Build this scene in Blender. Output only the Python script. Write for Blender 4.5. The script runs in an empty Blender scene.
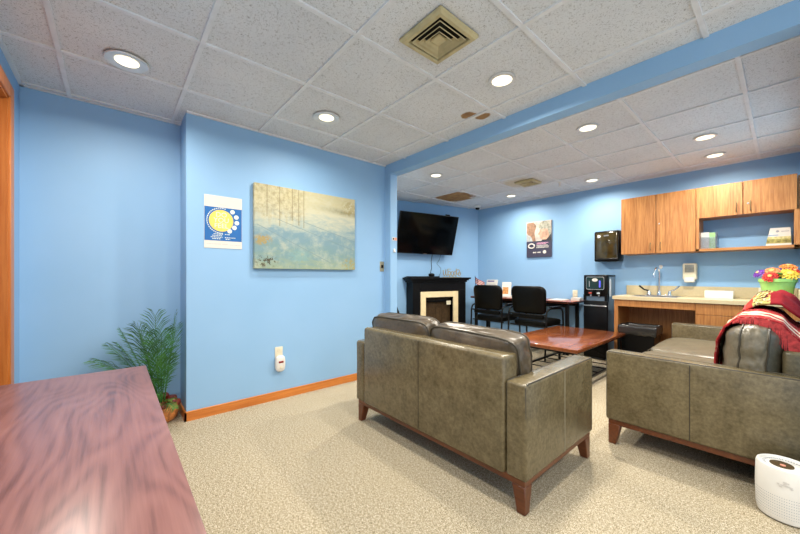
import bpy, bmesh, math, random
from mathutils import Vector, Matrix, noise as mnoise
random.seed(7)
sc = bpy.context.scene
COL = sc.collection
pi = math.pi

# ------------------------------------------------------------------ camera, world, exposure
CAMZ = 1.142
cd = bpy.data.cameras.new('camera'); cam = bpy.data.objects.new('camera', cd); COL.objects.link(cam)
cam.location = (0, 0, CAMZ); cam.rotation_euler = (pi/2, 0, 0.8582)
cd.sensor_width = 36; cd.lens = 36*332.02/800; cd.shift_y = 8.77/800; cd.clip_start = 0.02
sc.camera = cam
w = bpy.data.worlds.new('world'); sc.world = w; w.use_nodes = True
w.node_tree.nodes['Background'].inputs[0].default_value = (0.93, 0.97, 1.0, 1)
w.node_tree.nodes['Background'].inputs[1].default_value = 1.8
sc.view_settings.view_transform = 'Standard'; sc.view_settings.look = 'None'
sc.view_settings.gamma = 1; sc.view_settings.use_curve_mapping = False
sc.view_settings.exposure = 0.15
LAMP_W = 18.0
LAMP_COL = (1.0, 0.93, 0.81)

# ------------------------------------------------------------------ materials
class NT:
    def __init__(s, name):
        s.m = bpy.data.materials.new(name); s.m.use_nodes = True
        s.t = s.m.node_tree; s.p = s.t.nodes['Principled BSDF']
        s.co = None
    def n(s, typ, **kw):
        nd = s.t.nodes.new(typ)
        for k, v in kw.items(): setattr(nd, k, v)
        return nd
    def l(s, a, b): s.t.links.new(a, b)
    def obj(s):
        if not s.co: s.co = s.n('ShaderNodeTexCoord')
        return s.co.outputs['Object']
    def mapping(s, scale=(1,1,1), loc=(0,0,0), rot=(0,0,0), src=None):
        m = s.n('ShaderNodeMapping'); m.inputs['Scale'].default_value = scale
        m.inputs['Location'].default_value = loc; m.inputs['Rotation'].default_value = rot
        s.l(src or s.obj(), m.inputs[0]); return m.outputs[0]
    def noise(s, scale, detail=3, rough=.5, vec=None, dist=0):
        t = s.n('ShaderNodeTexNoise'); t.inputs['Scale'].default_value = scale
        t.inputs['Detail'].default_value = detail; t.inputs['Roughness'].default_value = rough
        t.inputs['Distortion'].default_value = dist
        s.l(vec or s.obj(), t.inputs['Vector']); return t.outputs['Fac']
    def ramp(s, fac, stops, interp='LINEAR'):
        r = s.n('ShaderNodeValToRGB'); cr = r.color_ramp; cr.interpolation = interp
        while len(cr.elements) < len(stops): cr.elements.new(.5)
        for e, (p, c) in zip(cr.elements, stops):
            e.position = p; e.color = (*c, 1) if len(c) == 3 else c
        s.l(fac, r.inputs[0]); return r.outputs[0]
    def math(s, op, a, b=None, c=None, clamp=False):
        m = s.n('ShaderNodeMath', operation=op, use_clamp=clamp)
        for i, v in enumerate((a, b, c)):
            if v is None: continue
            if isinstance(v, (int, float)): m.inputs[i].default_value = v
            else: s.l(v, m.inputs[i])
        return m.outputs[0]
    def mix(s, fac, a, b, blend='MIX'):
        m = s.n('ShaderNodeMix', data_type='RGBA', blend_type=blend)
        for i, v in ((0, fac), (6, a), (7, b)):
            if isinstance(v, (int, float)): m.inputs[i].default_value = v
            elif isinstance(v, tuple): m.inputs[i].default_value = (*v, 1)
            else: s.l(v, m.inputs[i])
        return m.outputs[2]
    def sep(s, vec=None):
        x = s.n('ShaderNodeSeparateXYZ'); s.l(vec or s.obj(), x.inputs[0]); return x.outputs
    def smooth(s, v, a, b):
        m = s.n('ShaderNodeMapRange', interpolation_type='SMOOTHSTEP')
        m.inputs[1].default_value = a; m.inputs[2].default_value = b
        s.l(v, m.inputs[0]); return m.outputs[0]
    def base(s, c):
        if isinstance(c, tuple): s.p.inputs['Base Color'].default_value = (*c, 1)
        else: s.l(c, s.p.inputs['Base Color'])
    def bump(s, h, strength=.2, dist=.01):
        b = s.n('ShaderNodeBump'); b.inputs['Strength'].default_value = strength
        b.inputs['Distance'].default_value = dist
        s.l(h, b.inputs['Height']); s.l(b.outputs[0], s.p.inputs['Normal'])
    def set(s, rough=.5, metal=0, spec=.5, coat=0):
        s.p.inputs['Roughness'].default_value = rough; s.p.inputs['Metallic'].default_value = metal
        s.p.inputs['Specular IOR Level'].default_value = spec; s.p.inputs['Coat Weight'].default_value = coat
        return s

def plain(name, c, rough=.5, metal=0, spec=.5, vary=.06, vs=14, coat=0):
    t = NT(name); t.set(rough, metal, spec, coat)
    f = t.noise(vs, 3)
    t.base(t.ramp(f, [(.3, tuple(x*(1-vary) for x in c)), (.7, tuple(min(1, x*(1+vary)) for x in c))]))
    return t.m
def emit(name, c, s):
    t = NT(name); t.base(c)
    t.p.inputs['Emission Color'].default_value = (*c, 1); t.p.inputs['Emission Strength'].default_value = s
    return t.m
def wood(name, c1, c2, axis='x', fine=90, rough=.4, big=5, coat=0, spec=.5):
    t = NT(name); t.set(rough, 0, spec, coat)
    st = .05
    sc_ = {'x': (st, 1, 1), 'y': (1, st, 1), 'z': (1, 1, st)}[axis]
    v = t.mapping(sc_)
    a = t.noise(fine, 4, .6, v); b = t.noise(big*3, 2, .5, v, 1.2)
    f = t.math('ADD', t.math('MULTIPLY', a, .65), t.math('MULTIPLY', b, .35))
    t.base(t.ramp(f, [(.36, c2), (.64, c1)]))
    t.bump(a, .05, .002)
    return t.m
def leather(name, c1, c2, rough=.36):
    t = NT(name); t.set(rough, 0, .5)
    f = t.math('ADD', t.math('MULTIPLY', t.noise(9, 5, .65), .55), t.math('MULTIPLY', t.noise(55, 3, .6), .45))
    t.base(t.ramp(f, [(.36, c2), (.62, c1)]))
    g = t.noise(220, 3, .6); h = t.noise(7, 4, .6)
    t.bump(t.math('ADD', t.math('MULTIPLY', g, .12), h), .25, .012)
    return t.m

def mk_wall():
    t = NT('blue_wall_paint'); t.set(.55, 0, .35)
    f = t.noise(2.5, 3)
    t.base(t.ramp(f, [(.3, (.262, .462, .700)), (.7, (.282, .482, .722))]))
    t.bump(t.noise(260, 2), .06, .002)
    return t.m
def mk_ceiling():
    t = NT('acoustic_tile'); t.set(.95, 0, .1)
    v = t.mapping((1, 1, 1))
    a = t.noise(105, 2, .5, v, 1.6); b = t.noise(1.8, 2)
    base = t.ramp(b, [(.3, (.66, .675, .69)), (.7, (.73, .745, .755))])
    speck = t.ramp(a, [(.35, (1, 1, 1)), (.42, (0, 0, 0))])
    c = t.mix(t.math('MULTIPLY', speck, .62), base, (.20, .19, .17))
    x, y, z = t.sep()[:3]
    wob = t.noise(14, 3)
    def blob(cx, cy, r, edge, ax=1, ay=1):
        dx = t.math('MULTIPLY', t.math('SUBTRACT', x, cx), ax); dy = t.math('MULTIPLY', t.math('SUBTRACT', y, cy), ay)
        d = t.math('SQRT', t.math('ADD', t.math('MULTIPLY', dx, dx), t.math('MULTIPLY', dy, dy)))
        d = t.math('ADD', d, t.math('MULTIPLY', t.math('SUBTRACT', wob, .5), r*.9))
        return t.math('SUBTRACT', 1, t.smooth(d, r-edge, r+edge))
    s1 = t.math('MAXIMUM', blob(-1.665, 2.165, .058, .008), blob(-1.60, 2.262, .058, .008))
    inx = t.math('MULTIPLY', t.math('GREATER_THAN', x, -3.80), t.math('LESS_THAN', x, -3.21))
    iny = t.math('MULTIPLY', t.math('GREATER_THAN', y, 3.97), t.math('LESS_THAN', y, 4.55))
    s2 = t.math('MULTIPLY', blob(-3.55, 4.22, .33, .05), t.math('MULTIPLY', inx, iny))
    s3 = blob(-2.42, 4.27, .20, .08)
    rust = t.ramp(t.noise(11, 3), [(.3, (.20, .085, .012)), (.7, (.42, .23, .05))])
    c = t.mix(t.math('MULTIPLY', t.math('MAXIMUM', s1, s2), .9), c, rust)
    c = t.mix(t.math('MULTIPLY', s3, .5), c, (.55, .40, .15))
    t.base(c); t.bump(a, .3, .004)
    return t.m
def mk_carpet():
    t = NT('speckled_carpet'); t.set(1, 0, .05)
    a = t.noise(210, 3, .75); b = t.noise(75, 2, .6); d = t.noise(3, 3)
    f = t.math('ADD', t.math('MULTIPLY', a, .78), t.math('MULTIPLY', b, .22))
    c = t.ramp(f, [(.39, (.085, .065, .03)), (.5, (.41, .345, .235)), (.61, (.80, .72, .60))])
    c = t.mix(t.math('MULTIPLY', d, .25), c, (.38, .31, .17))
    t.base(c); t.bump(a, .6, .01)
    return t.m
def mk_desk():
    t = NT('cherry_laminate'); t.set(.30, 0, .5)
    v = t.mapping((.30, 1, 1))
    big = t.noise(3.2, 2, .45, v, .3)
    rings = t.math('SINE', t.math('MULTIPLY', big, 190))
    v2 = t.mapping((.035, 1, 1))
    a = t.noise(95, 4, .7, v2); b = t.noise(9, 3, .55, v)
    f = t.math('ADD', t.math('MULTIPLY', t.math('ADD', t.math('MULTIPLY', rings, .5), .5), .12), t.math('ADD', t.math('MULTIPLY', a, .50), t.math('MULTIPLY', b, .40)))
    t.base(t.ramp(f, [(.30, (.080, .030, .029)), (.50, (.195, .080, .071)), (.74, (.265, .118, .102))]))
    return t.m
def mk_table_wood():
    t = NT('red_brown_plank'); t.set(.16, 0, .6, .3)
    v = t.mapping((1, .05, 1))
    a = t.noise(70, 4, .6, v); b = t.noise(3.5, 2, .5, v)
    x = t.sep()[0]
    gap = t.math('LESS_THAN', t.math('FRACT', t.math('MULTIPLY', x, 1/.135)), .03)
    c = t.ramp(t.math('ADD', t.math('MULTIPLY', a, .5), t.math('MULTIPLY', b, .5)), [(.35, (.115, .028, .010)), (.62, (.30, .092, .030))])
    t.base(t.mix(gap, c, (.08, .015, .008)))
    return t.m
def mk_paint():
    t = NT('abstract_painting'); t.set(.6, 0, .3)
    W, H = 1.04, .755
    s = t.sep()
    u = t.math('ADD', t.math('DIVIDE', s[1], W), .5); v = t.math('ADD', t.math('DIVIDE', s[2], H), .5)
    n1 = t.noise(4.5, 6, .7, t.mapping((1, 1, 3.6)), .6); n2 = t.noise(30, 4, .7); n3 = t.noise(9, 5, .7)
    vv = t.math('ADD', v, t.math('MULTIPLY', t.math('SUBTRACT', n1, .5), .75))
    c = t.ramp(vv, [(.0, (.30, .40, .31)), (.2, (.20, .34, .38)), (.42, (.20, .34, .43)), (.56, (.36, .46, .46)), (.72, (.58, .59, .46)), (.95, (.54, .52, .34))])
    cl = t.ramp(n3, [(.45, (0, 0, 0)), (.68, (1, 1, 1))])
    c = t.mix(t.math('MULTIPLY', cl, .5), c, (.60, .62, .50))
    # ochre wood-edge band with dribbles in the upper left
    st = t.noise(34, 3, .6, t.mapping((1, 1, .06)))
    left = t.math('SUBTRACT', 1, t.smooth(u, .36, .52))
    low = t.math('ADD', .56, t.math('MULTIPLY', t.math('SUBTRACT', st, .5), .5))
    upm = t.math('MULTIPLY', left, t.smooth(t.math('SUBTRACT', v, low), -.06, .16))
    c = t.mix(t.math('MULTIPLY', upm, .5), c, t.ramp(n2, [(.36, (.22, .16, .05)), (.6, (.60, .56, .36))]))
    # faint vertical scored lines
    for uu, vl in ((.105, .62), (.215, .52), (.33, .60), (.39, .55), (.44, .52)):
        m = t.math('MULTIPLY', t.math('LESS_THAN', t.math('ABSOLUTE', t.math('SUBTRACT', u, uu)), .0035), t.math('GREATER_THAN', v, vl))
        c = t.mix(t.math('MULTIPLY', m, .65), c, (.20, .16, .08))
    # long diagonal lines
    for a0, b0, u0, u1 in ((.60, -.42, .2, .98), (.60, -.36, .44, 1.0), (.52, -.62, .02, .72)):
        d = t.math('ABSOLUTE', t.math('SUBTRACT', v, t.math('ADD', a0, t.math('MULTIPLY', t.math('SUBTRACT', u, u0), b0))))
        m = t.math('MULTIPLY', t.math('LESS_THAN', d, .006), t.math('MULTIPLY', t.math('GREATER_THAN', u, u0), t.math('LESS_THAN', u, u1)))
        c = t.mix(t.math('MULTIPLY', m, t.math('MULTIPLY', n3, .9)), c, (.17, .27, .30))
    # dark treeline smudge on the right
    d = t.math('ABSOLUTE', t.math('SUBTRACT', v, t.math('ADD', .80, t.math('MULTIPLY', t.math('SUBTRACT', u, .75), -.10))))
    m = t.math('MULTIPLY', t.math('SUBTRACT', 1, t.smooth(d, .0, .07)), t.smooth(u, .42, .95))
    c = t.mix(t.math('MULTIPLY', m, t.math('MULTIPLY', n2, 1.3)), c, (.20, .20, .11))
    # corner scribbles and ochre flecks
    def patch(pu, pv, ru, rv, colr, thr, k):
        nonlocal c
        du = t.math('DIVIDE', t.math('SUBTRACT', u, pu), ru); dv = t.math('DIVIDE', t.math('SUBTRACT', v, pv), rv)
        d = t.math('SQRT', t.math('ADD', t.math('MULTIPLY', du, du), t.math('MULTIPLY', dv, dv)))
        m = t.math('MULTIPLY', t.math('SUBTRACT', 1, t.smooth(d, .5, 1.1)), t.math('GREATER_THAN', n2, thr))
        c = t.mix(t.math('MULTIPLY', m, k), c, colr)
    patch(.10, .09, .11, .09, (.07, .055, .03), .53, .9)
    patch(.07, .34, .09, .08, (.42, .30, .08), .47, .8)
    patch(.95, .06, .12, .12, (.40, .33, .10), .5, .7)
    patch(.40, .16, .12, .1, (.22, .42, .46), .45, .5)
    patch(.93, .86, .1, .12, (.36, .30, .12), .45, .6)
    t.base(t.mix(1.0, c, (.90, .86, .80), 'MULTIPLY')); t.bump(t.noise(300, 2), .15, .002)
    return t.m
def mk_blanket():
    t = NT('woven_red_throw'); t.set(.95, 0, .1)
    uvn = t.n('ShaderNodeUVMap'); s = t.sep(uvn.outputs[0])
    n = t.noise(60, 3, .7); nn = t.noise(16, 3, .6)
    y = t.math('ADD', s[1], t.math('MULTIPLY', t.math('SUBTRACT', nn, .5), .05))
    st = t.ramp(y, [(0, (.30, .015, .02)), (.03, (.42, .03, .03)), (.13, (.36, .02, .025)), (.15, (.74, .60, .44)),
                    (.20, (.74, .60, .44)), (.215, (.40, .025, .03)), (.27, (.42, .03, .03)), (.285, (.72, .58, .42)), (.36, (.72, .58, .42)), (.375, (.45, .04, .03)),
                    (.5, (.30, .015, .02)), (1, (.40, .03, .03))])
    dots = t.ramp(n, [(.55, (0, 0, 0)), (.62, (1, 1, 1))])
    t.base(t.mix(t.math('MULTIPLY', dots, .4), st, (.62, .38, .28)))
    t.bump(n, .6, .01)
    return t.m
def mk_floral():
    t = NT('floral_tapestry'); t.set(.95, 0, .1)
    uvn = t.n('ShaderNodeUVMap'); s = t.sep(uvn.outputs[0])
    n = t.noise(28, 3, .6); n2 = t.noise(45, 2, .6, t.mapping((1, 1, 1), (3, 1, 2)))
    c = t.ramp(s[1], [(.0, (.50, .04, .03)), (.10, (.50, .04, .03)), (.16, (.05, .012, .012)), (.30, (.06, .015, .012)), (.40, (.22, .012, .018)), (1, (.33, .02, .025))], 'CONSTANT')
    band = t.math('MULTIPLY', t.math('LESS_THAN', s[1], .46), t.math('GREATER_THAN', s[1], .14))
    leaf = t.math('MULTIPLY', band, t.math('GREATER_THAN', n, .48))
    c = t.mix(t.math('MULTIPLY', leaf, .85), c, (.42, .38, .12))
    flo = t.math('MULTIPLY', band, t.math('GREATER_THAN', n2, .60))
    c = t.mix(flo, c, (.68, .52, .36))
    t.base(c); t.bump(n, .5, .01)
    return t.m

M = {}
M['wall'] = mk_wall(); M['ceil'] = mk_ceiling(); M['carpet'] = mk_carpet(); M['desk'] = mk_desk()
M['grid'] = plain('ceiling_grid_white', (.71, .72, .73), .5)
M['trim'] = wood('orange_oak_trim', (.66, .23, .045), (.50, .15, .025), 'y', 60, .35)
M['casing'] = wood('orange_door_wood', (.56, .20, .045), (.42, .12, .02), 'z', 60, .35)
M['door'] = wood('red_brown_door_wood', (.30, .07, .02), (.20, .04, .012), 'z', 60, .35)
M['lea'] = leather('olive_brown_leather', (.170, .134, .072), (.086, .065, .031), .27)
M['lea2'] = leather('brown_cushion_leather', (.095, .070, .043), (.050, .036, .021), .33)
M['lea3'] = leather('gray_cushion_leather', (.165, .140, .095), (.09, .075, .048), .34)
M['pipe'] = plain('dark_piping', (.045, .036, .022), .5)
M['pipe_l'] = plain('pale_stitch', (.26, .23, .16), .6)
M['sofawood'] = wood('walnut_sofa_wood', (.150, .042, .012), (.085, .022, .007), 'x', 60, .35)
M['table'] = mk_table_wood()
M['black_metal'] = plain('black_metal', (.004, .004, .0045), .42, .1, .2)
M['black_pl'] = plain('black_plastic', (.0025, .0025, .003), .32, 0, .18)
M['black_lea'] = plain('black_vinyl', (.0022, .002, .0013), .42, 0, .13)
M['black_wood'] = plain('black_painted_wood', (.0025, .0025, .003), .45, 0, .15)
M['screen'] = plain('dark_glass_screen', (.0015, .002, .0025), .10, 0, .12)
M['cream'] = plain('cream_trim', (.74, .60, .36), .5)
M['firebox'] = wood('brown_firebox', (.075, .045, .022), (.03, .018, .009), 'z', 30, .3)
M['white'] = plain('white_plastic', (.72, .70, .66), .4, vary=.02)
M['paper'] = plain('white_paper', (.70, .67, .61), .8, vary=.03)
M['ivory'] = plain('ivory_plastic', (.72, .66, .50), .45)
M['steel'] = plain('brushed_steel', (.62, .62, .62), .28, 1)
M['chrome'] = plain('chrome', (.80, .80, .82), .12, 1)
M['pull'] = plain('dark_brass_pull', (.16, .12, .06), .45, .6)
M['brass'] = plain('aged_brass', (.45, .38, .24), .4, .8)
M['vent'] = plain('yellowed_vent_metal', (.50, .42, .22), .5, vary=.15)
M['dark'] = plain('dark_void', (.01, .008, .005), .9)
M['cab'] = wood('oak_laminate', (.50, .225, .068), (.275, .098, .022), 'z', 105, .42, 8)
M['cabh'] = wood('oak_laminate_shelf', (.50, .24, .08), (.30, .11, .026), 'x', 120, .42, 8)
M['counter'] = plain('beige_laminate', (.56, .47, .29), .35, vary=.05, vs=80)
M['smoke'] = plain('smoky_brown_plastic', (.040, .029, .009), .10, 0, .6, vary=.5, vs=9)
M['tabletop'] = wood('mahogany_laminate', (.34, .085, .045), (.22, .045, .022), 'x', 60, .25)
M['bag'] = plain('black_bin_liner', (.02, .02, .02), .18, 0, .6)
M['green'] = plain('lime_green_pot', (.34, .62, .16), .3)
M['terra'] = plain('orange_basket', (.52, .19, .05), .6, vary=.45, vs=40)
M['foil'] = plain('dark_red_foil', (.20, .03, .02), .35, vary=.4, vs=30)
def mk_leaf():
    t = NT('palm_leaf'); t.set(.5); f = t.noise(12, 2)
    t.base(t.ramp(f, [(.3, (.016, .085, .02)), (.7, (.075, .27, .05))])); return t.m
M['leaf'] = mk_leaf(); M['leaf2'] = plain('pale_leaf', (.20, .30, .07), .5, vary=.3)
M['stemm'] = plain('palm_stem', (.10, .14, .04), .6)
M['lens'] = emit('lamp_lens', (1.0, .88, .64), 1.7)
M['lampcone'] = plain('lamp_reflector', (.70, .70, .68), .35, .3)
M['blanket'] = mk_blanket(); M['floral'] = mk_floral()
M['fringe'] = plain('red_fringe', (.42, .04, .04), .9, vary=.4, vs=60)

# ------------------------------------------------------------------ mesh helpers
def mw(o):
    m = o.matrix_basis.copy()
    return mw(o.parent) @ m if o.parent else m
class MB:
    def __init__(s, F=None): s.bm = bmesh.new(); s.F = F or Matrix.Identity(4)
    def add(s, tb, Mx=None):
        tb.transform(s.F @ (Mx or Matrix.Identity(4)))
        me = bpy.data.meshes.new('tmp'); tb.to_mesh(me); tb.free(); s.bm.from_mesh(me); bpy.data.meshes.remove(me); return s
    def box(s, x0, x1, y0, y1, z0, z1, r=0, seg=2, Mx=None, cuts=0):
        tb = bmesh.new(); bmesh.ops.create_cube(tb, size=1)
        for v in tb.verts: v.co = Vector(((x0+x1)/2+v.co.x*(x1-x0), (y0+y1)/2+v.co.y*(y1-y0), (z0+z1)/2+v.co.z*(z1-z0)))
        if r > 0: bmesh.ops.bevel(tb, geom=tb.edges[:], offset=r, segments=seg, affect='EDGES', profile=.5)
        return s.add(tb, Mx)
    def taper(s, x0, x1, y0, y1, z0, z1, k=.7, ax=0, ay=0, Mx=None):   # leg tapering downwards; ax, ay in -1..1 choose the straight side
        tb = bmesh.new(); bmesh.ops.create_cube(tb, size=1)
        for v in tb.verts:
            q = 1 if v.co.z > 0 else k
            hx, hy = (x1-x0)/2, (y1-y0)/2
            v.co = Vector(((x0+x1)/2+ax*hx*(1-q)+v.co.x*2*hx*q, (y0+y1)/2+ay*hy*(1-q)+v.co.y*2*hy*q, z1 if v.co.z > 0 else z0))
        bmesh.ops.bevel(tb, geom=tb.edges[:], offset=.004, segments=1, affect='EDGES')
        return s.add(tb, Mx)
    def lathe(s, prof, c=(0,0,0), seg=24, sx=1, sy=1, Mx=None, cap=True):
        tb = bmesh.new(); rings = []
        for r, z in prof:
            rings.append([tb.verts.new((c[0]+sx*r*math.cos(2*pi*i/seg), c[1]+sy*r*math.sin(2*pi*i/seg), c[2]+z)) for i in range(seg)])
        for a, b in zip(rings, rings[1:]):
            for i in range(seg): tb.faces.new((a[i], a[(i+1) % seg], b[(i+1) % seg], b[i]))
        if cap:
            if prof[0][0] > 1e-6: tb.faces.new(rings[0][::-1])
            if prof[-1][0] > 1e-6: tb.faces.new(rings[-1])
        bmesh.ops.recalc_face_normals(tb, faces=tb.faces[:])
        return s.add(tb, Mx)
    def tube(s, pts, r, seg=8, closed=False, Mx=None):
        pts = [Vector(p) for p in pts]; n = len(pts); tb = bmesh.new(); rings = []
        rad = r if isinstance(r, (list, tuple)) else [r]*n
        ref = None
        for i, p in enumerate(pts):
            a = pts[(i-1) % n] if (closed or i > 0) else p; b = pts[(i+1) % n] if (closed or i < n-1) else p
            t = (b-a).normalized() if (b-a).length > 1e-9 else Vector((0, 0, 1))
            if ref is None:
                ref = t.orthogonal().normalized()
            ref = (ref - t*ref.dot(t))
            ref = ref.normalized() if ref.length > 1e-6 else t.orthogonal().normalized()
            bn = t.cross(ref)
            rings.append([tb.verts.new(p+(ref*math.cos(2*pi*k/seg)+bn*math.sin(2*pi*k/seg))*rad[i]) for k in range(seg)])
        for i in range(n if closed else n-1):
            a, b = rings[i], rings[(i+1) % n]
            for k in range(seg): tb.faces.new((a[k], a[(k+1) % seg], b[(k+1) % seg], b[k]))
        if not closed: tb.faces.new(rings[0][::-1]); tb.faces.new(rings[-1])
        bmesh.ops.recalc_face_normals(tb, faces=tb.faces[:])
        return s.add(tb, Mx)
    def cyl(s, p0, p1, r, seg=16, r1=None): return s.tube([p0, p1], [r, r if r1 is None else r1], seg)
    def prism(s, poly, d0, d1, Mx=None):       # polygon in xy extruded in z
        tb = bmesh.new()
        a = [tb.verts.new((x, y, d0)) for x, y in poly]; b = [tb.verts.new((x, y, d1)) for x, y in poly]; n = len(poly)
        tb.faces.new(a[::-1]); tb.faces.new(b)
        for i in range(n): tb.faces.new((a[i], a[(i+1) % n], b[(i+1) % n], b[i]))
        bmesh.ops.recalc_face_normals(tb, faces=tb.faces[:])
        return s.add(tb, Mx)
    def puff(s, c, half, n=5, cuts=10, wr=.01, seed=0, bul=0, Mx=None):  # soft cushion
        tb = bmesh.new(); bmesh.ops.create_cube(tb, size=2)
        bmesh.ops.subdivide_edges(tb, edges=tb.edges[:], cuts=cuts, use_grid_fill=True)
        for v in tb.verts:
            p = v.co; k = (abs(p.x)**n+abs(p.y)**n+abs(p.z)**n)**(1/n); q = p/k
            d = Vector((q.x*half[0], q.y*half[1], q.z*half[2]))
            nn = mnoise.noise(Vector((d.x*9+seed*7.3, d.y*14, d.z*14)))*wr + mnoise.noise(Vector((d.x*25+seed, d.y*30, d.z*30)))*wr*.35
            d += d.normalized()*nn
            v.co = Vector(c)+d
        return s.add(tb, Mx)
    def text(s, body, size, Mx, ext=.0008, align='CENTER', sx=1):
        cu = bpy.data.curves.new('t', 'FONT'); cu.body = body; cu.size = size; cu.align_x = align; cu.align_y = 'CENTER'; cu.extrude = ext
        o = bpy.data.objects.new('t', cu); COL.objects.link(o)
        dg = bpy.context.evaluated_depsgraph_get(); me = bpy.data.meshes.new_from_object(o.evaluated_get(dg))
        tb = bmesh.new(); tb.from_mesh(me); tb.transform(Matrix.Diagonal((sx, 1, 1, 1)))
        bpy.data.objects.remove(o); bpy.data.curves.remove(cu); bpy.data.meshes.remove(me)
        return s.add(tb, Mx)
    def build(s, name, mat, parent=None, loc=None, ang=38, flat=False):
        me = bpy.data.meshes.new(name)
        inv = mw(parent).inverted() if parent else (Matrix.Translation(Vector(loc)).inverted() if loc else Matrix.Identity(4))
        s.bm.transform(inv); s.bm.to_mesh(me); s.bm.free()
        if not flat:
            for p in me.polygons: p.use_smooth = True
            me.set_sharp_from_angle(angle=math.radians(ang))
        me.materials.append(mat)
        o = bpy.data.objects.new(name, me); COL.objects.link(o)
        if parent: o.parent = parent
        elif loc: o.location = loc
        return o
def tag(o, label=None, cat=None, group=None, kind=None):
    if label: o['label'] = label
    if cat: o['category'] = cat
    if group: o['group'] = group
    if kind: o['kind'] = kind
    return o
def thing(name, label, cat, Mx=None, group=None):
    o = bpy.data.objects.new(name, None); o.empty_display_size = .05; COL.objects.link(o)
    if Mx is not None: o.matrix_basis = Mx if isinstance(Mx, Matrix) else Matrix.Translation(Vector(Mx))
    return tag(o, label, cat, group)
def struct(name, mb, mat, flat=True): return tag(mb.build(name, mat, flat=flat), kind='structure')
def dup(root, Mx, label, group=None):
    def rec(o, par):
        c = o.copy(); COL.objects.link(c)
        if par: c.parent = par
        for ch in [x for x in COL.objects if x.parent == o]: rec(ch, c)
        return c
    r = rec(root, None); r.matrix_basis = Mx if isinstance(Mx, Matrix) else Matrix.Translation(Vector(Mx))
    r['label'] = label
    if group: r['group'] = group
    return r
def frame(o, r, u):
    r = Vector(r).normalized(); u = Vector(u); n = r.cross(u)
    return Matrix(((r.x, u.x, n.x, o[0]), (r.y, u.y, n.y, o[1]), (r.z, u.z, n.z, o[2]), (0, 0, 0, 1)))
T = lambda *a: Matrix.Translation(Vector(a))
RX = lambda a: Matrix.Rotation(a, 4, 'X'); RY = lambda a: Matrix.Rotation(a, 4, 'Y'); RZ = lambda a: Matrix.Rotation(a, 4, 'Z')
# wall frames: local x runs right along the wall, y up, z out of the wall
PW = -3.07; KW = 5.37; LW = -.478; RWX = .108; BY = 2.416; BY2 = 2.528; CEIL = 2.424
PF = frame((PW, 0, 0), (0, 1, 0), (0, 0, 1))
KF = frame((0, KW, 0), (1, 0, 0), (0, 0, 1))
LF = frame((0, LW, 0), (-1, 0, 0), (0, 0, 1))
TD = (.24402, .96977, 0)
TF = frame((-4.319, 3.686, 0), TD, (0, 0, 1))

# ------------------------------------------------------------------ the setting
struct('floor', MB().box(-6, 2.6, -2.0, 5.6, -.05, 0), M['carpet'])
struct('ceiling', MB().box(-6, 2.6, -2.0, 5.6, CEIL+.010, CEIL+.06), M['ceil'])
g = MB()
for k in range(-2, 9):
    x = -2.709+k*.6085
    g.box(x-.012, x+.012, -2.0, BY, CEIL, CEIL+.012)
for k in range(-4, 4):
    y = .374+k*.6105
    g.box(-6, 2.6, y-.012, y+.012, CEIL-.0008, CEIL+.012)
for k in range(-5, 4):
    x = -1.997+k*.606
    g.box(x-.012, x+.012, BY2, 5.37, CEIL, CEIL+.012)
for k in range(-1, 5):
    y = 3.378+k*.5875
    g.box(-6, RWX, y-.012, y+.012, CEIL-.0008, CEIL+.012)
# wall angles
g.box(PW, PW+.022, .435, BY, CEIL-.002, CEIL+.012); g.box(-6, RWX, KW-.022, KW, CEIL-.002, CEIL+.012)
g.box(-3.37, -3.348, LW, .435, CEIL-.002, CEIL+.012); g.box(-3.37, 2.6, LW, LW+.022, CEIL-.002, CEIL+.012)
struct('ceiling_grid', g, M['grid'])
struct('wall_center', MB().box(-3.45, PW, .435, BY, 0, CEIL+.05), M['wall'])
struct('wall_recess', MB().box(-3.5, -3.37, LW-.1, .435, 0, CEIL+.05), M['wall'])
# left wall with a door opening
DX0, DX1, DH = -3.03, -2.12, 2.215
lw = MB(); lw.box(-3.5, DX0, LW-.12, LW, 0, CEIL+.05); lw.box(DX1, .4, LW-.12, LW, 0, CEIL+.05); lw.box(DX0, DX1, LW-.12, LW, DH, CEIL+.05)
struct('wall_left', lw, M['wall'])
struct('wall_kitchen', MB().box(-6, 2.6, KW, KW+.12, 0, CEIL+.05), M['wall'])
struct('wall_television', MB(TF).box(-2.2, 1.8, 0, CEIL+.05, -.12, 0), M['wall'])
struct('wall_right', MB().box(RWX, RWX+.12, BY, KW, 0, CEIL+.05), M['wall'])
struct('wall_pilaster', MB().box(-5.6, -2.964, BY, BY2-.013, 0, CEIL+.05), M['wall'])
struct('beam', MB().box(-2.964, 2.6, BY, BY2, 2.314, CEIL+.05), M['wall'])
struct('wall_partition', MB().box(RWX+.12, 2.6, BY, BY2, 0, 2.314), M['wall'])
def base(name, x0, x1, y0, y1):
    b = MB(); b.box(x0, x1, y0, y1, 0, .062); b.box(x0 if x1-x0 > .1 else (x0), x1, y0, y1, .062, .075, .003, 1)
    struct(name, b, M['trim'])
base('baseboard_center', PW, PW+.014, .421, BY)
base('baseboard_return', -3.37, PW+.014, .421, .435)
base('baseboard_recess', -3.37, -3.356, LW, .421)
base('baseboard_left', -3.37, DX0-.1, LW, LW+.014)
base('baseboard_pilaster', PW+.014, -2.95, BY-.014, BY)
struct('baseboard_television', MB(TF).box(-1.2, 1.7, 0, .075, 0, .012), M['trim'])
struct('baseboard_kitchen', MB().box(-3.9, -1.42, KW-.012, KW, 0, .075), M['trim'])
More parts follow.
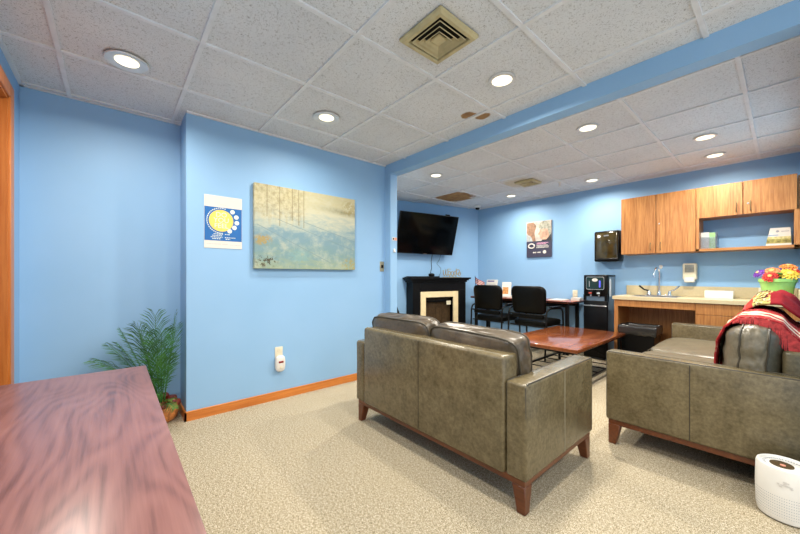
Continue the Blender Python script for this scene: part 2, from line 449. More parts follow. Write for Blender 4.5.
# door in the left wall
dr = thing('door_1', 'red brown wooden door in orange casing at the left edge beside the blue wall', 'door', (-2.575, LW, 0)); dr['kind'] = 'structure'
MB().box(DX0+.02, DX1-.02, LW-.07, LW-.03, .01, DH-.02).build('door_leaf', M['door'], dr)
fr = MB()
fr.box(DX0-.082, DX0+.01, LW, LW+.016, 0, DH+.075, .004, 1); fr.box(DX1-.01, DX1+.09, LW, LW+.016, 0, DH+.075, .004, 1)
fr.box(DX0+.01, DX1-.01, LW, LW+.016, DH-.01, DH+.075, .004, 1)
fr.box(DX0, DX0+.022, LW-.11, LW+.004, 0, DH); fr.box(DX1-.022, DX1, LW-.11, LW+.004, 0, DH); fr.box(DX0, DX1, LW-.11, LW+.004, DH-.022, DH)
fr.build('door_frame', M['casing'], dr)
MB().lathe([(.0, .055), (.026, .05), (.028, .03), (.012, .015), (.012, 0), (.03, 0)], Mx=T(DX1-.09, LW-.03, .98)@RX(-pi/2)).build('door_knob', M['brass'], dr)

# ------------------------------------------------------------------ lamps
def downlight(x, y, label, recess, inview=True, power=1.0):
    t = thing('ceiling_light', label, 'ceiling light', (x, y, CEIL), 'recessed ceiling downlights')
    R = .062 if not recess else .056
    if recess:
        MB().lathe([(.108, 0.0), (.104, -.006), (.092, -.006), (R, .003), (R, .006), (.108, .006)], (x, y, CEIL), 32, cap=False).build('trim_ring', M['lampcone'], t)
    else:
        MB().lathe([(.085, 0.004), (.084, -.003), (.066, -.004), (R, .001), (R, .005), (.085, .005)], (x, y, CEIL), 32, cap=False).build('trim_ring', M['lampcone'], t)
    MB().lathe([(R+.002, -.001), (R*.6, -.003), (.001, -.004)], (x, y, CEIL), 32).build('lens', M['lens'], t)
    ld = bpy.data.lights.new('downlight_lamp', 'AREA'); ld.shape = 'DISK'; ld.size = .11; ld.energy = LAMP_W*power; ld.color = LAMP_COL
    try: ld.spread = math.radians(165)
    except Exception: pass
    lo = bpy.data.objects.new('lamp', ld); COL.objects.link(lo); lo.parent = t; lo.location = (0, 0, -.012)
    return t
downlight(-2.577, .063, 'recessed downlight with wide gray ring near the blue recess on the left', True, power=.8)
downlight(-2.432, 1.312, 'recessed downlight above the abstract painting', True, power=.65)
downlight(-1.212, 1.932, 'round ceiling light between the square vent and the blue beam', False)
downlight(-1.113, 3.118, 'ceiling light just behind the blue beam, above the coffee table', False, power=2.1)
downlight(-.48, 4.153, 'ceiling light nearer the beam of the pair above the wall cabinets', False, power=1.8)
downlight(-.483, 4.855, 'ceiling light closest to the wall cabinets at right', False, power=.5)
downlight(-1.692, 4.876, 'ceiling light above the black water cooler', False, power=.9)
downlight(-2.871, 4.839, 'ceiling light beside the small rusty vent, above the two black chairs', False, power=.95)
downlight(-2.911, 3.124, 'ceiling light just behind the left end of the blue beam', False, power=2.0)
# the same lamps carry on over the part of the room behind the camera
for x, y in ((-.62, 1.22), (-1.3, .1), (.9, .1), (.9, 1.4)):
    downlight(x, y, 'recessed ceiling light over the near part of the room, out of frame', False)

# ------------------------------------------------------------------ ceiling fixtures
def square_vent(x, y, h, label, dirty=False):
    t = thing('ceiling_vent', label, 'vent', (x, y, CEIL))
    b = MB()
    for k, (a, c) in enumerate(((h, .034),)):
        z0, z1 = CEIL-.022, CEIL+.004
        q = 2**.5; Q = T(x, y, 0)@RZ(pi/4)
        b.lathe([(q*a, z1), (q*a, z0+.012), (q*(a-.012), z0), (q*(a-c+.004), z0), (q*(a-c), z0+.006), (q*(a-c), z1)], seg=4, Mx=Q, cap=False)
    b.build('vent_frame', M['vent'], t, flat=True)
    MB().box(x-h+.02, x+h-.02, y-h+.02, y+h-.02, CEIL+.0, CEIL+.005).build('duct_opening', M['dark'], t)
    for a in (h-.045, h-.072, h-.097):      # sloped square louvres
        if a < .02: continue
        tb = bmesh.new(); o = a; i = a-.022
        q = lambda s, z: [tb.verts.new((x+s*u, y+s*v, z)) for u, v in ((-1, -1), (1, -1), (1, 1), (-1, 1))]
        A = q(o, CEIL-.020); B = q(i, CEIL-.002); Cq = q(o-.003, CEIL-.023)
        for k in range(4):
            tb.faces.new((A[k], A[(k+1) % 4], B[(k+1) % 4], B[k])); tb.faces.new((A[k], A[(k+1) % 4], Cq[(k+1) % 4], Cq[k]))
            tb.faces.new((Cq[k], Cq[(k+1) % 4], B[(k+1) % 4], B[k]))
        bmesh.ops.recalc_face_normals(tb, faces=tb.faces[:])
        MB().add(tb).build('louvre', M['vent'], t, flat=True)
    tb = bmesh.new(); c = h-.118
    if c > .01:
        MB().box(x-c, x+c, y-c, y+c, CEIL-.02, CEIL-.006, .004, 1).build('center_plate', M['vent'], t)
    return t
square_vent(-1.216, 1.326, .15, 'yellowed square louvred vent in the ceiling near the camera')
square_vent(-2.30, 4.31, .13, 'small rusty ceiling vent in the back room')
t = thing('dome_camera', 'small white and black dome camera in the back corner of the ceiling', 'camera', (-3.66, 5.03, CEIL))
MB().lathe([(.055, 0), (.055, -.035), (.046, -.044)], (-3.66, 5.03, CEIL), 24).build('camera_base', M['white'], t)
MB().lathe([(.040, -.040), (.038, -.058), (.026, -.076), (.001, -.084)], (-3.66, 5.03, CEIL), 24).build('camera_dome', M['black_pl'], t)
sp = MB().lathe([(.028, 0), (.028, -.006), (.012, -.012), (.012, -.04), (.006, -.045), (.006, -.06), (.022, -.062), (.022, -.066)], (-2.01, 4.62, CEIL), 16)
tag(sp.build('sprinkler_head', M['white'], loc=(-2.01, 4.62, CEIL)), 'white sprinkler head hanging from the back ceiling right of the rusty vent', 'sprinkler')

# ------------------------------------------------------------------ sofas
def rr_loop(x0, x1, z0, z1, r, y, n=4):
    pts = []
    for cx, cz, a0 in ((x1-r, z1-r, 0), (x0+r, z1-r, pi/2), (x0+r, z0+r, pi), (x1-r, z0+r, 1.5*pi)):
        for k in range(n+1):
            a = a0+k*pi/2/n; pts.append((cx+r*math.cos(a), y, cz+r*math.sin(a)))
    return pts
def sofa(Mx, W, D, label, nseat, nback, back_depth=.13, leather_mat=None):
    lm = leather_mat or M['lea']
    t = thing('leather_sofa', label, 'sofa', Mx, None); F = Mx
    AW, AH, Z0, BH = .108, .628, .165, .745
    MB(F).box(.012, W-.012, .012, D-.012, .132, Z0+.01, .004, 1).build('base_rail', M['sofawood'], t)
    for lx, ax in ((.012, -1), (W-.082, 1)):
        for ly, ay in ((.012, -1), (D-.082, 1)):
            MB(F).taper(lx, lx+.07, ly, ly+.07, 0, .134, .62, ax, ay).build('leg', M['sofawood'], t)
    for x0, out in ((0, 0), (W-AW, W)):
        a = MB(F).box(x0, x0+AW, 0, D, Z0, AH, .014, 3).build('arm', lm, t)
        p = MB(F); inn = x0+AW if out == 0 else x0
        for xx in (x0+.006, x0+AW-.006):
            p.tube([(xx, .012, Z0+.02), (xx, .006, AH-.016), (xx, .016, AH-.003), (xx, D-.016, AH-.003), (xx, D-.006, AH-.016), (xx, D-.006, Z0+.02)], .0042, 6)
        xo = x0-.0005 if out == 0 else x0+AW+.0005
        p.build('piping', M['pipe'], a)
        MB(F).tube([(xo, D*.507, Z0+.008), (xo, D*.507, AH-.012)], .0022, 5).build('seam', M['pipe_l'] if out else M['pipe'], a)
    b = MB(F).box(AW+.004, W-AW-.004, -.008, back_depth, Z0-.004, BH, .02, 3).build('back_panel', lm, t)
    p = MB(F); xs = W/2
    p.tube([(xs, -.009, Z0+.01), (xs, -.009, BH-.015), (xs, .01, BH), (xs, back_depth-.02, BH)], .0022, 5)
    p.build('seam', M['pipe'], b)
    MB(F).tube([(AW+.02, .016, BH+.0005), (W-AW-.02, .016, BH+.0005)], .0024, 5).build('piping', M['pipe_l'], b)
    MB(F).box(AW+.005, W-AW-.005, back_depth, D-.02, Z0, .30, .01, 2).build('seat_deck', lm, t)
    sw = (W-2*AW)/nseat
    for i in range(nseat):
        x0 = AW+i*sw; c = ((x0+sw/2), (back_depth+D+.012)/2, .405 if W > 1.7 else .385)
        s = MB(F).puff(c, (sw/2-.003, (D+.012-back_depth)/2, .095), 7, 12, .007, i+W).build('seat_cushion', M['lea3'] if W > 1.7 else lm, t)
        pp = MB(F)
        pp.tube([(x0+.03, D+.006, .465), (x0+sw-.03, D+.006, .465)], .004, 6)
        pp.build('piping', M['pipe'], s)
    bw = (W-2*AW+.05)/nback
    for i in range(nback):
        x0 = AW-.025-(.022 if W < 1.7 else 0)+i*bw
        dz = (-.012 if i == nback-1 else 0)
        tall = W > 1.7
        Lm = T(x0+bw/2, (.203 if tall else back_depth+.072), (.650 if tall else .628)+dz)@RX(.05 if tall else .19)@RY(.025 if i == nback-1 else -.01)
        hw, hz, hy, ef = bw/2-.003, (.212 if not tall else .218), (.118 if not tall else .138), (.50 if not tall else .39)
        sd = i*3+W
        def shape(x, y, z):      # boxed cushion: squarish outline, full belly, gathered rim
            m = max(abs(x), abs(z), 1e-6); k = (abs(x)**8+abs(z)**8)**(1/8)/m
            th = hy*(ef+(1-ef)*(1-m**(2.6 if not tall else 5)))
            rim = .014*(1-y*y) if m > .999 else 0
            px, pz = x/k*hw, z/k*hz
            g = mnoise.noise(Vector((px*4+sd, pz*16, sd)))*.010+mnoise.noise(Vector((px*13+sd, pz*22, y*3)))*.007
            if m > .999: g += .008*math.sin((pz if abs(x) > abs(z) else px*.35)*70+4*mnoise.noise(Vector((px*6, y*2, pz*6+sd))))*(1-abs(y)*.9)
            o = Vector((px, y*th, pz)); nr = Vector((px*(m > .999), y, pz*(m > .999)))
            if nr.length > 1e-6: o += nr.normalized()*(g*.8+rim)
            return o
        tb = bmesh.new(); bmesh.ops.create_cube(tb, size=2)
        bmesh.ops.subdivide_edges(tb, edges=tb.edges[:], cuts=23, use_grid_fill=True)
        for v in tb.verts: v.co = shape(*v.co)
        c = MB(F@Lm).add(tb).build('back_cushion', M['lea2'] if not tall else M['lea3'], t, ang=60)
        pp = MB(F@Lm)
        for ys in (-1, 1):
            loop = []
            for q in range(96):
                k4 = q//24; f4 = -1+2*(q % 24)/24
                x_, z_ = ((f4, 1), (1, -f4), (-f4, -1), (-1, f4))[k4]
                loop.append(shape(x_, ys, z_)*1.003)
            pp.tube(loop, .0055, 6, True)
        pp.build('piping', M['pipe'], c)
    return t
SA = T(-2.225, 1.462, 0)
sofa(SA, 1.435, .828, 'olive brown leather loveseat seen from behind, in the middle of the carpet', 2, 2)
SB = T(.088, 2.56, 0)@RZ(pi/2)
sofa(SB, 2.13, .89, 'long olive brown leather sofa at the right, draped with red blankets', 2, 2, .095)

# red throw over the long sofa's back cushions
def cloth(name, fn, nu, nv, mat, thick, parent=None, loc=None):
    bm = bmesh.new(); uvl = None
    gr = [[bm.verts.new(fn(i/nu, j/nv)) for j in range(nv+1)] for i in range(nu+1)]
    uvl = bm.loops.layers.uv.new('UVMap')
    for i in range(nu):
        for j in range(nv):
            f = bm.faces.new((gr[i][j], gr[i+1][j], gr[i+1][j+1], gr[i][j+1]))
            for lp, (a, b) in zip(f.loops, ((i, j), (i+1, j), (i+1, j+1), (i, j+1))): lp[uvl].uv = (a/nu, b/nv)
    bmesh.ops.recalc_face_normals(bm, faces=bm.faces[:])
    me = bpy.data.meshes.new(name)
    if loc: bm.transform(T(*loc).inverted())
    if parent: bm.transform(mw(parent).inverted())
    bm.to_mesh(me); bm.free()
    for p in me.polygons: p.use_smooth = True
    me.materials.append(mat)
    o = bpy.data.objects.new(name, me); COL.objects.link(o)
    if parent: o.parent = parent
    elif loc: o.location = loc
    m = o.modifiers.new('thick', 'SOLIDIFY'); m.thickness = thick; m.offset = 1
    return o
PROF = [(-.272, .520), (-.269, .62), (-.256, .74), (-.215, .835), (-.175, .876), (-.12, .884), (-.06, .880), (-.01, .855), (.03, .80), (.055, .772), (.084, .766)]
def prof(u):
    L = [0]
    for a, b in zip(PROF, PROF[1:]): L.append(L[-1]+math.hypot(b[0]-a[0], b[1]-a[1]))
    s = u*L[-1]
    for k in range(len(PROF)-1):
        if s <= L[k+1]+1e-9:
            f = (s-L[k])/(L[k+1]-L[k]); a, b = PROF[k], PROF[k+1]
            return a[0]+(b[0]-a[0])*f, a[1]+(b[1]-a[1])*f
    return PROF[-1]
def throw(u, v):
    x, z = prof(.02+u*.98)
    y = 2.76+v*1.16+.05*max(0, 1-u*2.4)*(1-v)
    y += (.03*math.sin(u*5)-.05*max(0, u-.55))*(1-v) + .03*mnoise.noise(Vector((u*4, v*2, 3)))
    wv = .010*mnoise.noise(Vector((u*7, v*14, 1)))+.004*mnoise.noise(Vector((u*20, v*30, 2)))
    return Vector((x-(.008+wv if u < .45 else -.0), y, z+.012+abs(wv)))
bl = thing('throw_blanket', 'red and cream striped fringed throw draped over the long sofa back cushion', 'blanket', (-.15, 3.3, .88))
cloth('cloth', throw, 60, 60, M['blanket'], .010, bl)
fg = MB()
for k in range(80):
    u = .50+.50*k/79; p = throw(u, 0); L_ = .008+.10*min(1, (u-.50)/.3)
    d = Vector((random.uniform(-.006, .006), -.012-.1*L_, -L_))
    fg.tube([p+Vector((0, 0, .004)), p+d*.5+Vector((0, -.004, 0)), p+d], [.0034, .003, .0016], 5)
fg.build('fringe', M['fringe'], bl)
fg = MB()
for k in range(60):
    p = throw(0, k/59); fg.tube([p, p+Vector((-.012, random.uniform(-.006, .006), -.035))], [.0035, .0015], 5)
fg.build('fringe', M['fringe'], bl)
# folded floral blanket piled on the throw
def pile(u, v):
    y = 3.38+v*.75
    x = -.18+u*.27
    pr_ = math.sin(pi*min(1, .02+u*.80))**.6
    end = (math.sin(pi*min(1, max(0, .04+v*.92))))**.5
    h = .125*pr_*end*(1+.25*mnoise.noise(Vector((u*3, v*5, 5)))) + .010*math.sin(v*26+u*4)*pr_*end
    zb = .896-(max(0, u-.62)*.22)-.08*max(0, .22-u)
    return Vector((x+.03*mnoise.noise(Vector((v*5, 2, 9))), y+.04*math.sin(u*6), zb+h))
def pile_bot(u, v):
    p = pile(u, v); p.z = .893-(max(0, u-.62)*.32)
    return p
fb = thing('folded_blanket', 'dark red blanket with green floral border heaped on the striped throw', 'blanket', (-.1, 3.5, .9))
cloth('cloth', lambda u, v: pile(v*.999, u), 50, 50, M['floral'], .012, fb)
fo = MB()
fo.tube([pile(.0, k/20)+Vector((-.004, 0, .008)) for k in range(21)], .010, 8)
fo.build('hem', M['fringe'], fb)

# ------------------------------------------------------------------ coffee table
X0, X1, Y0, Y1, TZ = -2.06, -1.255, 3.255, 4.68, .45
ct = thing('coffee_table', 'low red brown wooden coffee table on black metal frame between the sofas', 'table', ((X0+X1)/2, (Y0+Y1)/2, 0))
MB().box(X0, X1, Y0, Y1, TZ-.035, TZ, .004, 2).build('tabletop', M['table'], ct)
f = MB()
a0, a1, b0, b1 = X0+.05, X1-.05, Y0+.06, Y1-.06
for x in (a0, a1): f.box(x-.012, x+.012, b0, b1, TZ-.06, TZ-.034)
for y in (b0, b1): f.box(a0, a1, y-.012, y+.012, TZ-.06, TZ-.034)
f.build('frame', M['black_metal'], ct)
for x in (a0, a1):
    for y in (b0, b1): MB().box(x-.014, x+.014, y-.014, y+.014, 0, TZ-.05, .002, 1).build('leg', M['black_metal'], ct)
for y in (b1,):
    MB().cyl((a0, y, .08), (a1, y, TZ-.06), .005, 8).cyl((a1, y, .08), (a0, y, TZ-.06), .005, 8).build('cross_brace', M['black_metal'], ct)
s = MB()
for x in (a0, a1): s.box(x-.010, x+.010, b0, b1, .085, .105)
for k in range(7):
    y = b0+(b1-b0)*k/6; s.cyl((a0, y, .096), (a1, y, .096), .006, 8)
s.build('lower_shelf', M['black_metal'], ct)

# ------------------------------------------------------------------ reception desk
DXA, DXB, DYA, DYB = -1.868, -.30, -.44, .111
dk = thing('desk', 'reddish wood grain desk in the left foreground', 'desk', ((DXA+DXB)/2, (DYA+DYB)/2, 0))
MB().box(DXA, DXB, DYA, DYB, .712, .742, .003, 2).build('desktop', M['desk'], dk)
MB().box(DXA+.03, DXA+.055, DYA+.02, DYB-.02, 0, .712).build('side_panel', M['desk'], dk)
MB().box(DXB-.055, DXB-.03, DYA+.02, DYB-.02, 0, .712).build('side_panel', M['desk'], dk)
MB().box(DXA+.055, DXB-.055, DYA+.06, DYA+.08, .2, .712).build('modesty_panel', M['desk'], dk)

# ------------------------------------------------------------------ palm in the corner
PX, PY = -3.20, .285
pl = thing('potted_palm', 'green artificial palm in an orange brown basket in the blue corner', 'plant', (PX, PY, 0))
MB().lathe([(.075, 0), (.105, .03), (.118, .09), (.112, .15), (.095, .17), (.088, .16), (.09, .12)], (PX, PY, 0), 24).build('basket', M['terra'], pl)
rb = MB()
for k in range(9):
    a = k*.7; rb.puff((PX+.095*math.cos(a), PY+.095*math.sin(a), .15+.02*math.sin(k*2.1)), (.035, .03, .022), 3, 4, .012, k)
rb.build('foil_wrap', M['foil'], pl)
def frond(az, lean, L, droop, seed, mat):
    rnd = random.Random(seed); b = MB(); pts = []; az += rnd.uniform(-.25, .25)
    d = Vector((math.cos(az), math.sin(az), 0)); base_ = Vector((PX, PY, .13))+d*.02
    n = 34
    for k in range(n+1):
        f_ = k/n
        h = L*(math.cos(lean)*f_-droop*f_**2.4); r = L*(math.sin(lean)*f_+.35*droop*f_**2)
        pts.append(base_+d*r+Vector((0, 0, h)))
    def clampp(p):
        p.x = max(p.x, -3.362); p.y = min(p.y, .429); p.z = max(p.z, .02); return p
    pts = [clampp(p) for p in pts]
    b.tube(pts, [.004*(1-.75*k/n)+.0006 for k in range(n+1)], 5)
    tb = bmesh.new(); side = d.cross(Vector((0, 0, 1)))
    for k in range(8, n+1):
        f_ = k/n; p = pts[k]; tdir = (pts[k]-pts[k-1]).normalized() if (pts[k]-pts[k-1]).length > 1e-6 else Vector((0, 0, 1))
        ll = L*.30*(math.sin(pi*min(1, (f_-.2)/.85))**.6 if f_ > .2 else .2)*rnd.uniform(.85, 1.1)+.02
        for sg in (-1, 1):
            dr = (side*sg*rnd.uniform(.6, .85)+tdir*rnd.uniform(.95, 1.25)+Vector((0, 0, rnd.uniform(-.12, .08)))).normalized()
            q1 = p+dr*ll*.5+Vector((0, 0, .006)); q2 = p+dr*ll+Vector((0, 0, -.03*ll/.15))
            wv = tdir*.0042
            vs = [tb.verts.new(clampp(x)) for x in (p-wv*.6, q1-wv, q2, q1+wv, p+wv*.6)]
            tb.faces.new(vs)
    b.add(tb)
    return b.build('frond', mat, pl, flat=True)
FR = [(1.15, .10, .70, .01), (.9, .16, .62, .03), (-.9, .28, .70, .07), (-1.5, .30, .66, .08),(-1.2, .18, .66, .05), (-.6, .08, .72, .02), (-.2, .12, .64, .1), (-1.7, .42, .62, .14), (-1.65, .55, .60, .22), (-1.0, .60, .52, .22),
      (-.35, .5, .46, .28), (-1.35, .35, .60, .12), (-1.5, .85, .56, .34), (-.1, .75, .40, .3), (.3, .3, .5, .15), (-1.7, .15, .56, .06),
      (-.8, .95, .42, .35), (-1.35, 1.05, .52, .30), (-1.6, .75, .62, .30), (.1, 1.1, .28, .3), (-.5, .3, .6, .1)]
for k, (az, le, L, dr_) in enumerate(FR): frond(az, le, L, dr_, k, M['leaf'])
for k, (az, le, L, dr_) in enumerate([(-.3, 1.0, .2, .3), (-.9, 1.15, .2, .35), (.15, .8, .16, .3)]): frond(az, le, L, dr_, 50+k, M['leaf2'])

# ------------------------------------------------------------------ things on the center wall
cv = MB().box(PW+.004, PW+.044, .933, 1.973, 1.206, 1.961, .002, 1).build('canvas_painting', mk_paint(), loc=(PW, 1.453, 1.5835))
tag(cv, 'unframed abstract canvas of pale blue water and ochre edge on the blue wall', 'painting')
ps = thing('wall_poster', 'blue and white paper poster with a large yellow disc beside the painting', 'poster', PF@T(.70, 1.588, 0))
F = PF@T(.70, 1.588, 0)
MB(F).box(-.143, .143, -.217, .217, .001, .003).build('sheet', M['paper'], ps, flat=True)
M['pblue'] = plain('poster_blue', (.008, .125, .40), .6); M['pyel'] = plain('poster_yellow', (.86, .62, .13), .6); M['ppale'] = plain('poster_pale', (.72, .78, .70), .7)
MB(F).box(-.141, .141, -.155, .122, .003, .0036).build('blue_field', M['pblue'], ps, flat=True)
MB(F).lathe([(.001, .0050), (.092, .0050), (.092, .003)], (-.018, .012, 0), 48, 1.0, .98).build('yellow_disc', M['pyel'], ps)
for (x, y) in ((.068, .094), (.098, .052), (.102, .004), (.083, -.038), (.046, -.070)):
    MB(F).lathe([(.001, .0052), (.0185, .0052), (.0185, .003)], (x, y, 0), 20).build('small_disc', M['ppale'], ps)
tx = MB(F)
for i, s_ in enumerate(('DO', 'YOU', 'FEEL')): tx.text(s_, .055, T(-.018, .060-i*.046, .0056), sx=1.0)
tx.build('lettering', M['ppale'], ps, flat=True)
ar = MB(F)
for k in range(24):
    a = math.radians(75+k*8.6); c, s_ = math.cos(a), math.sin(a)
    ar.box(-.005, .005, -.0035, .0035, .0036, .0045, Mx=T(-.018+.106*c, .012+.104*s_, 0)@RZ(a+pi/2))
for r_, (y, x0, x1) in enumerate(((-.100, -.075, -.005), (-.113, -.085, -.01), (-.126, -.095, -.01), (-.139, -.085, -.02), (-.100, .01, .05), (-.126, .01, .09), (-.139, .015, .05))):
    x = x0
    while x < x1:
        l_ = random.uniform(.006, .014); ar.box(x, min(x+l_, x1), y-.003, y+.003, .0036, .0043); x += l_+.004
ar.build('small_print', M['ppale'], ps, flat=True)
fp = MB(F)
for x0, x1, y in ((-.025, .02, .145), (-.125, -.02, -.183), (-.01, .03, -.183), (.05, .13, -.186)):
    x = x0
    while x < x1:
        l_ = random.uniform(.004, .01); fp.box(x, min(x+l_, x1), y-.0015, y+.0015, .003, .0034); x += l_+.003
fp.build('footer_print', plain('gray_print', (.35, .38, .42), .7), ps, flat=True)

def outlet(F, label, kind='duplex'):
    t = thing('wall_outlet', label, 'outlet', F)
    MB(F).box(-.036, .036, -.058, .058, 0, .006, .003, 2).build('cover_plate', M['ivory'], t)
    for y in (-.026, .026): MB(F).lathe([(.001, .008), (.016, .008), (.017, .005)], (0, y, 0), 20).build('receptacle', M['ivory'], t)
    return t
outlet(PF@T(1.164, .425, 0), 'ivory wall outlet low on the blue wall behind a white plug-in unit')
F = PF@T(1.165, .335, .0)
pg = thing('plug_in_unit', 'white rounded plug-in unit with a small red window low on the blue wall', 'plug-in', F)
MB(F).puff((0, 0, .032), (.045, .074, .026), 3.2, 10, 0).build('housing', M['white'], pg)
MB(F).box(-.022, .022, .008, .026, .05, .0605, .002, 1).build('display_window', plain('red_window', (.25, .02, .02), .3), pg)
MB(F).lathe([(.001, .0605), (.012, .060), (.014, .054)], (0, -.03, 0), 16).build('button', M['ivory'], pg)
F = PF@T(2.372, 1.25, 0)
sw_ = thing('key_switch', 'small metal switch plate with dark center near the wall corner by the beam', 'switch', F)
MB(F).box(-.030, .030, -.058, .058, 0, .006, .002, 1).build('cover_plate', M['brass'], sw_)
MB(F).box(-.014, .014, -.018, .018, .004, .016, .004, 1).build('toggle', M['black_pl'], sw_)
BF = frame((-3.07, BY, 0), (1, 0, 0), (0, 0, 1))
# pilaster face that looks along +X carries a sticker and a hook
QF = frame((-2.964, BY, 0), (0, 1, 0), (0, 0, 1))
F = QF@T(.060, 1.57, 0)
sk = thing('wall_sticker', 'small orange and white sticker on the blue pilaster beside the television', 'sticker', F)
MB(F).box(-.034, .034, -.018, .018, .0005, .003).build('label_sheet', M['paper'], sk, flat=True)
MB(F).box(-.004, .033, -.016, .016, .003, .0036).build('orange_panel', plain('orange_print', (.75, .33, .22), .7), sk, flat=True)
MB(F).box(-.026, -.010, -.011, .011, .003, .0036).build('dark_mark', M['black_pl'], sk, flat=True)
hk = MB(QF@T(.052, 1.435, 0)).puff((0, 0, .008), (.014, .022, .008), 3, 5, 0).tube([(0, -.008, .012), (0, -.018, .022), (0, -.012, .030)], .004, 6)
tag(hk.build('wall_hook', M['white'], loc=(-2.964, BY+.052, 1.435)), 'small white hook below the sticker on the blue pilaster', 'hook')

# ------------------------------------------------------------------ television, fireplace
TVM = TF@T(.445, 1.515, .155)@RX(math.radians(16))@RZ(-.012)
tv = thing('television', 'large black flat television tilted down above the black fireplace', 'television', TVM)
HW, HH = .575, .69
MB(TVM).box(-HW, HW, 0, HH, -.035, .0, .006, 2).build('casing', M['black_pl'], tv)
MB(TVM).box(-HW+.012, HW-.012, .018, HH-.012, .0, .002).build('screen', M['screen'], tv, flat=True)
MB(TVM).box(-.03, .03, .003, .012, .0, .003).build('badge', M['steel'], tv, flat=True)
MB(TVM).box(.30, .385, HH, HH+.022, -.03, .0, .004, 1).build('sensor_bar', M['black_pl'], tv)
mt = MB(TF); mt.box(.25, .65, 1.68, 2.02, .0, .02); mt.box(.38, .50, 1.72, 1.98, .02, .16)
mt.build('wall_mount', M['black_metal'], tv)
def hang(pts): return [TF@Vector(p) for p in pts]
c1 = MB().tube(hang([(.62, 1.55, .12), (.63, 1.40, .06), (.615, 1.28, .10), (.56, 1.20, .15), (.55, 1.135, .17)]), .0055, 6)
tag(c1.build('cable', M['black_pl'], loc=tuple(TF@Vector((.55, 1.13, .17)))), 'thick black cable hanging from the television to the mantel box', 'cable')
c2 = MB().tube(hang([(.80, 1.55, .12), (.82, 1.44, .04), (.76, 1.36, .04), (.84, 1.28, .05), (.82, 1.20, .08), (.72, 1.13, .16)]), .003, 6)
tag(c2.build('cable', M['black_pl'], loc=tuple(TF@Vector((.72, 1.13, .16)))), 'thin wavy cable hanging right of the thicker television cable', 'cable')

FM = TF
fpz = thing('fireplace', 'black electric fireplace with cream inner surround against the far wall', 'fireplace', FM@T(.70, 0, 0))
b = MB(FM)
b.box(.155, .30, 0, 1.03, .02, .245, .003, 1); b.box(1.07, 1.25, 0, 1.03, .02, .245, .003, 1); b.box(.30, 1.07, .865, 1.03, .02, .245); b.box(.30, 1.07, 0, 1.03, .02, .10)
b.box(.30, 1.07, 0, .10, .10, .245)
b.build('mantel_body', M['black_wood'], fpz)
for r0, r1 in ((.175, .285), (1.10, 1.22)): MB(FM).box(r0, r1, .12, .90, .245, .253, .004, 1).build('pilaster_panel', M['black_wood'], fpz)
s = MB(FM); s.box(.13, 1.27, 1.03, 1.06, .012, .265, .004, 1); s.box(.105, 1.295, 1.058, 1.085, .012, .285, .006, 2); s.box(.08, 1.32, 1.083, 1.112, .012, .31, .005, 2)
s.build('mantel_shelf', M['black_wood'], fpz)
s = MB(FM); s.box(.30, .40, .10, .87, .235, .262, .003, 1); s.box(.97, 1.07, .10, .87, .235, .262, .003, 1); s.box(.40, .97, .772, .87, .235, .262, .003, 1)
s.build('surround', M['cream'], fpz)
s = MB(FM); s.box(.40, .97, .10, .775, .10, .15)
for r in (.52, .66, .80): s.box(r-.006, r+.006, .10, .70, .15, .155)
s.build('firebox', M['firebox'], fpz)
MB(FM).box(.405, .965, .685, .715, .15, .20, .004, 1).build('heater_vent', M['black_metal'], fpz)
MB(FM).box(.86, .95, .63, .70, .20, .204).build('tag', M['ivory'], fpz, flat=True)
# on the mantel
F = FM@T(.27, 1.112, .16)
tr = MB(F).box(-.18, .15, 0, .012, -.10, .11, .003, 1).box(-.15, .14, .012, .022, -.09, .10, .003, 1)
tag(tr.build('black_folder', M['black_pl'], loc=tuple(F.translation)), 'flat black folder lying on the left of the mantel', 'folder')
F = FM@T(.57, 1.112, .17)
bx = thing('media_box', 'small black box with antenna cap on the mantel below the hanging cables', 'electronics', F)
MB(F).box(-.12, .13, 0, .022, -.06, .06, .005, 2).build('casing', M['black_pl'], bx)
MB(F).puff((.0, .045, 0), (.05, .028, .04), 3, 6, .006, 2).build('adapter', M['black_pl'], bx)
# scroll-lettered metal ornament: loose script loops
F = FM@T(1.00, 1.112, .17)
hp = thing('scroll_ornament', 'bronze script-like scroll ornament standing on the right of the mantel', 'ornament', F)
M['bronze'] = plain('bronze', (.40, .33, .19), .45, .5)
pts = [(-.19, .13, 0), (-.185, .06, 0), (-.165, .03, 0), (-.14, .06, 0), (-.135, .14, 0), (-.13, .05, 0), (-.105, .03, 0), (-.085, .08, 0), (-.09, .15, 0)]
tw = MB(F).tube(pts, .008, 6)
for cx, r, cz in ((-.055, .035, .075), (.01, .036, .07), (.075, .036, .075), (.135, .045, .10), (.165, .035, .065)):
    tw.tube([(cx+r*.8*math.cos(a), cz+r*math.sin(a), 0) for a in [k*2*pi/14 for k in range(14)]], .007, 6, True)
tw.tube([(-.04, .07, 0), (-.05, .008, 0)], .007, 6).tube([(.03, .06, 0), (.02, .008, 0)], .007, 6).tube([(.095, .16, 0), (.09, .008, 0)], .007, 6).tube([(-.09, .15, 0), (-.02, .15, 0)], .005, 6)
tw.build('scroll', M['bronze'], hp)
MB(F).box(-.19, .19, 0, .008, -.02, .02).build('foot', M['bronze'], hp)
# black bag at the left of the fireplace
F = FM@T(-.22, 0, .16)
bg = thing('black_bag', 'black tapered bag standing on the floor left of the fireplace', 'bag', F)
MB(F).prism([(-.20, 0), (.20, 0), (.19, .40), (.10, .62), (.02, .80), (-.05, .80), (-.17, .5)], -.07, .07).build('bag_body', M['black_lea'], bg)
MB(F).tube([(-.03, .78, .0), (-.02, .86, 0), (.01, .78, 0)], .008, 6).build('handle', M['black_lea'], bg)

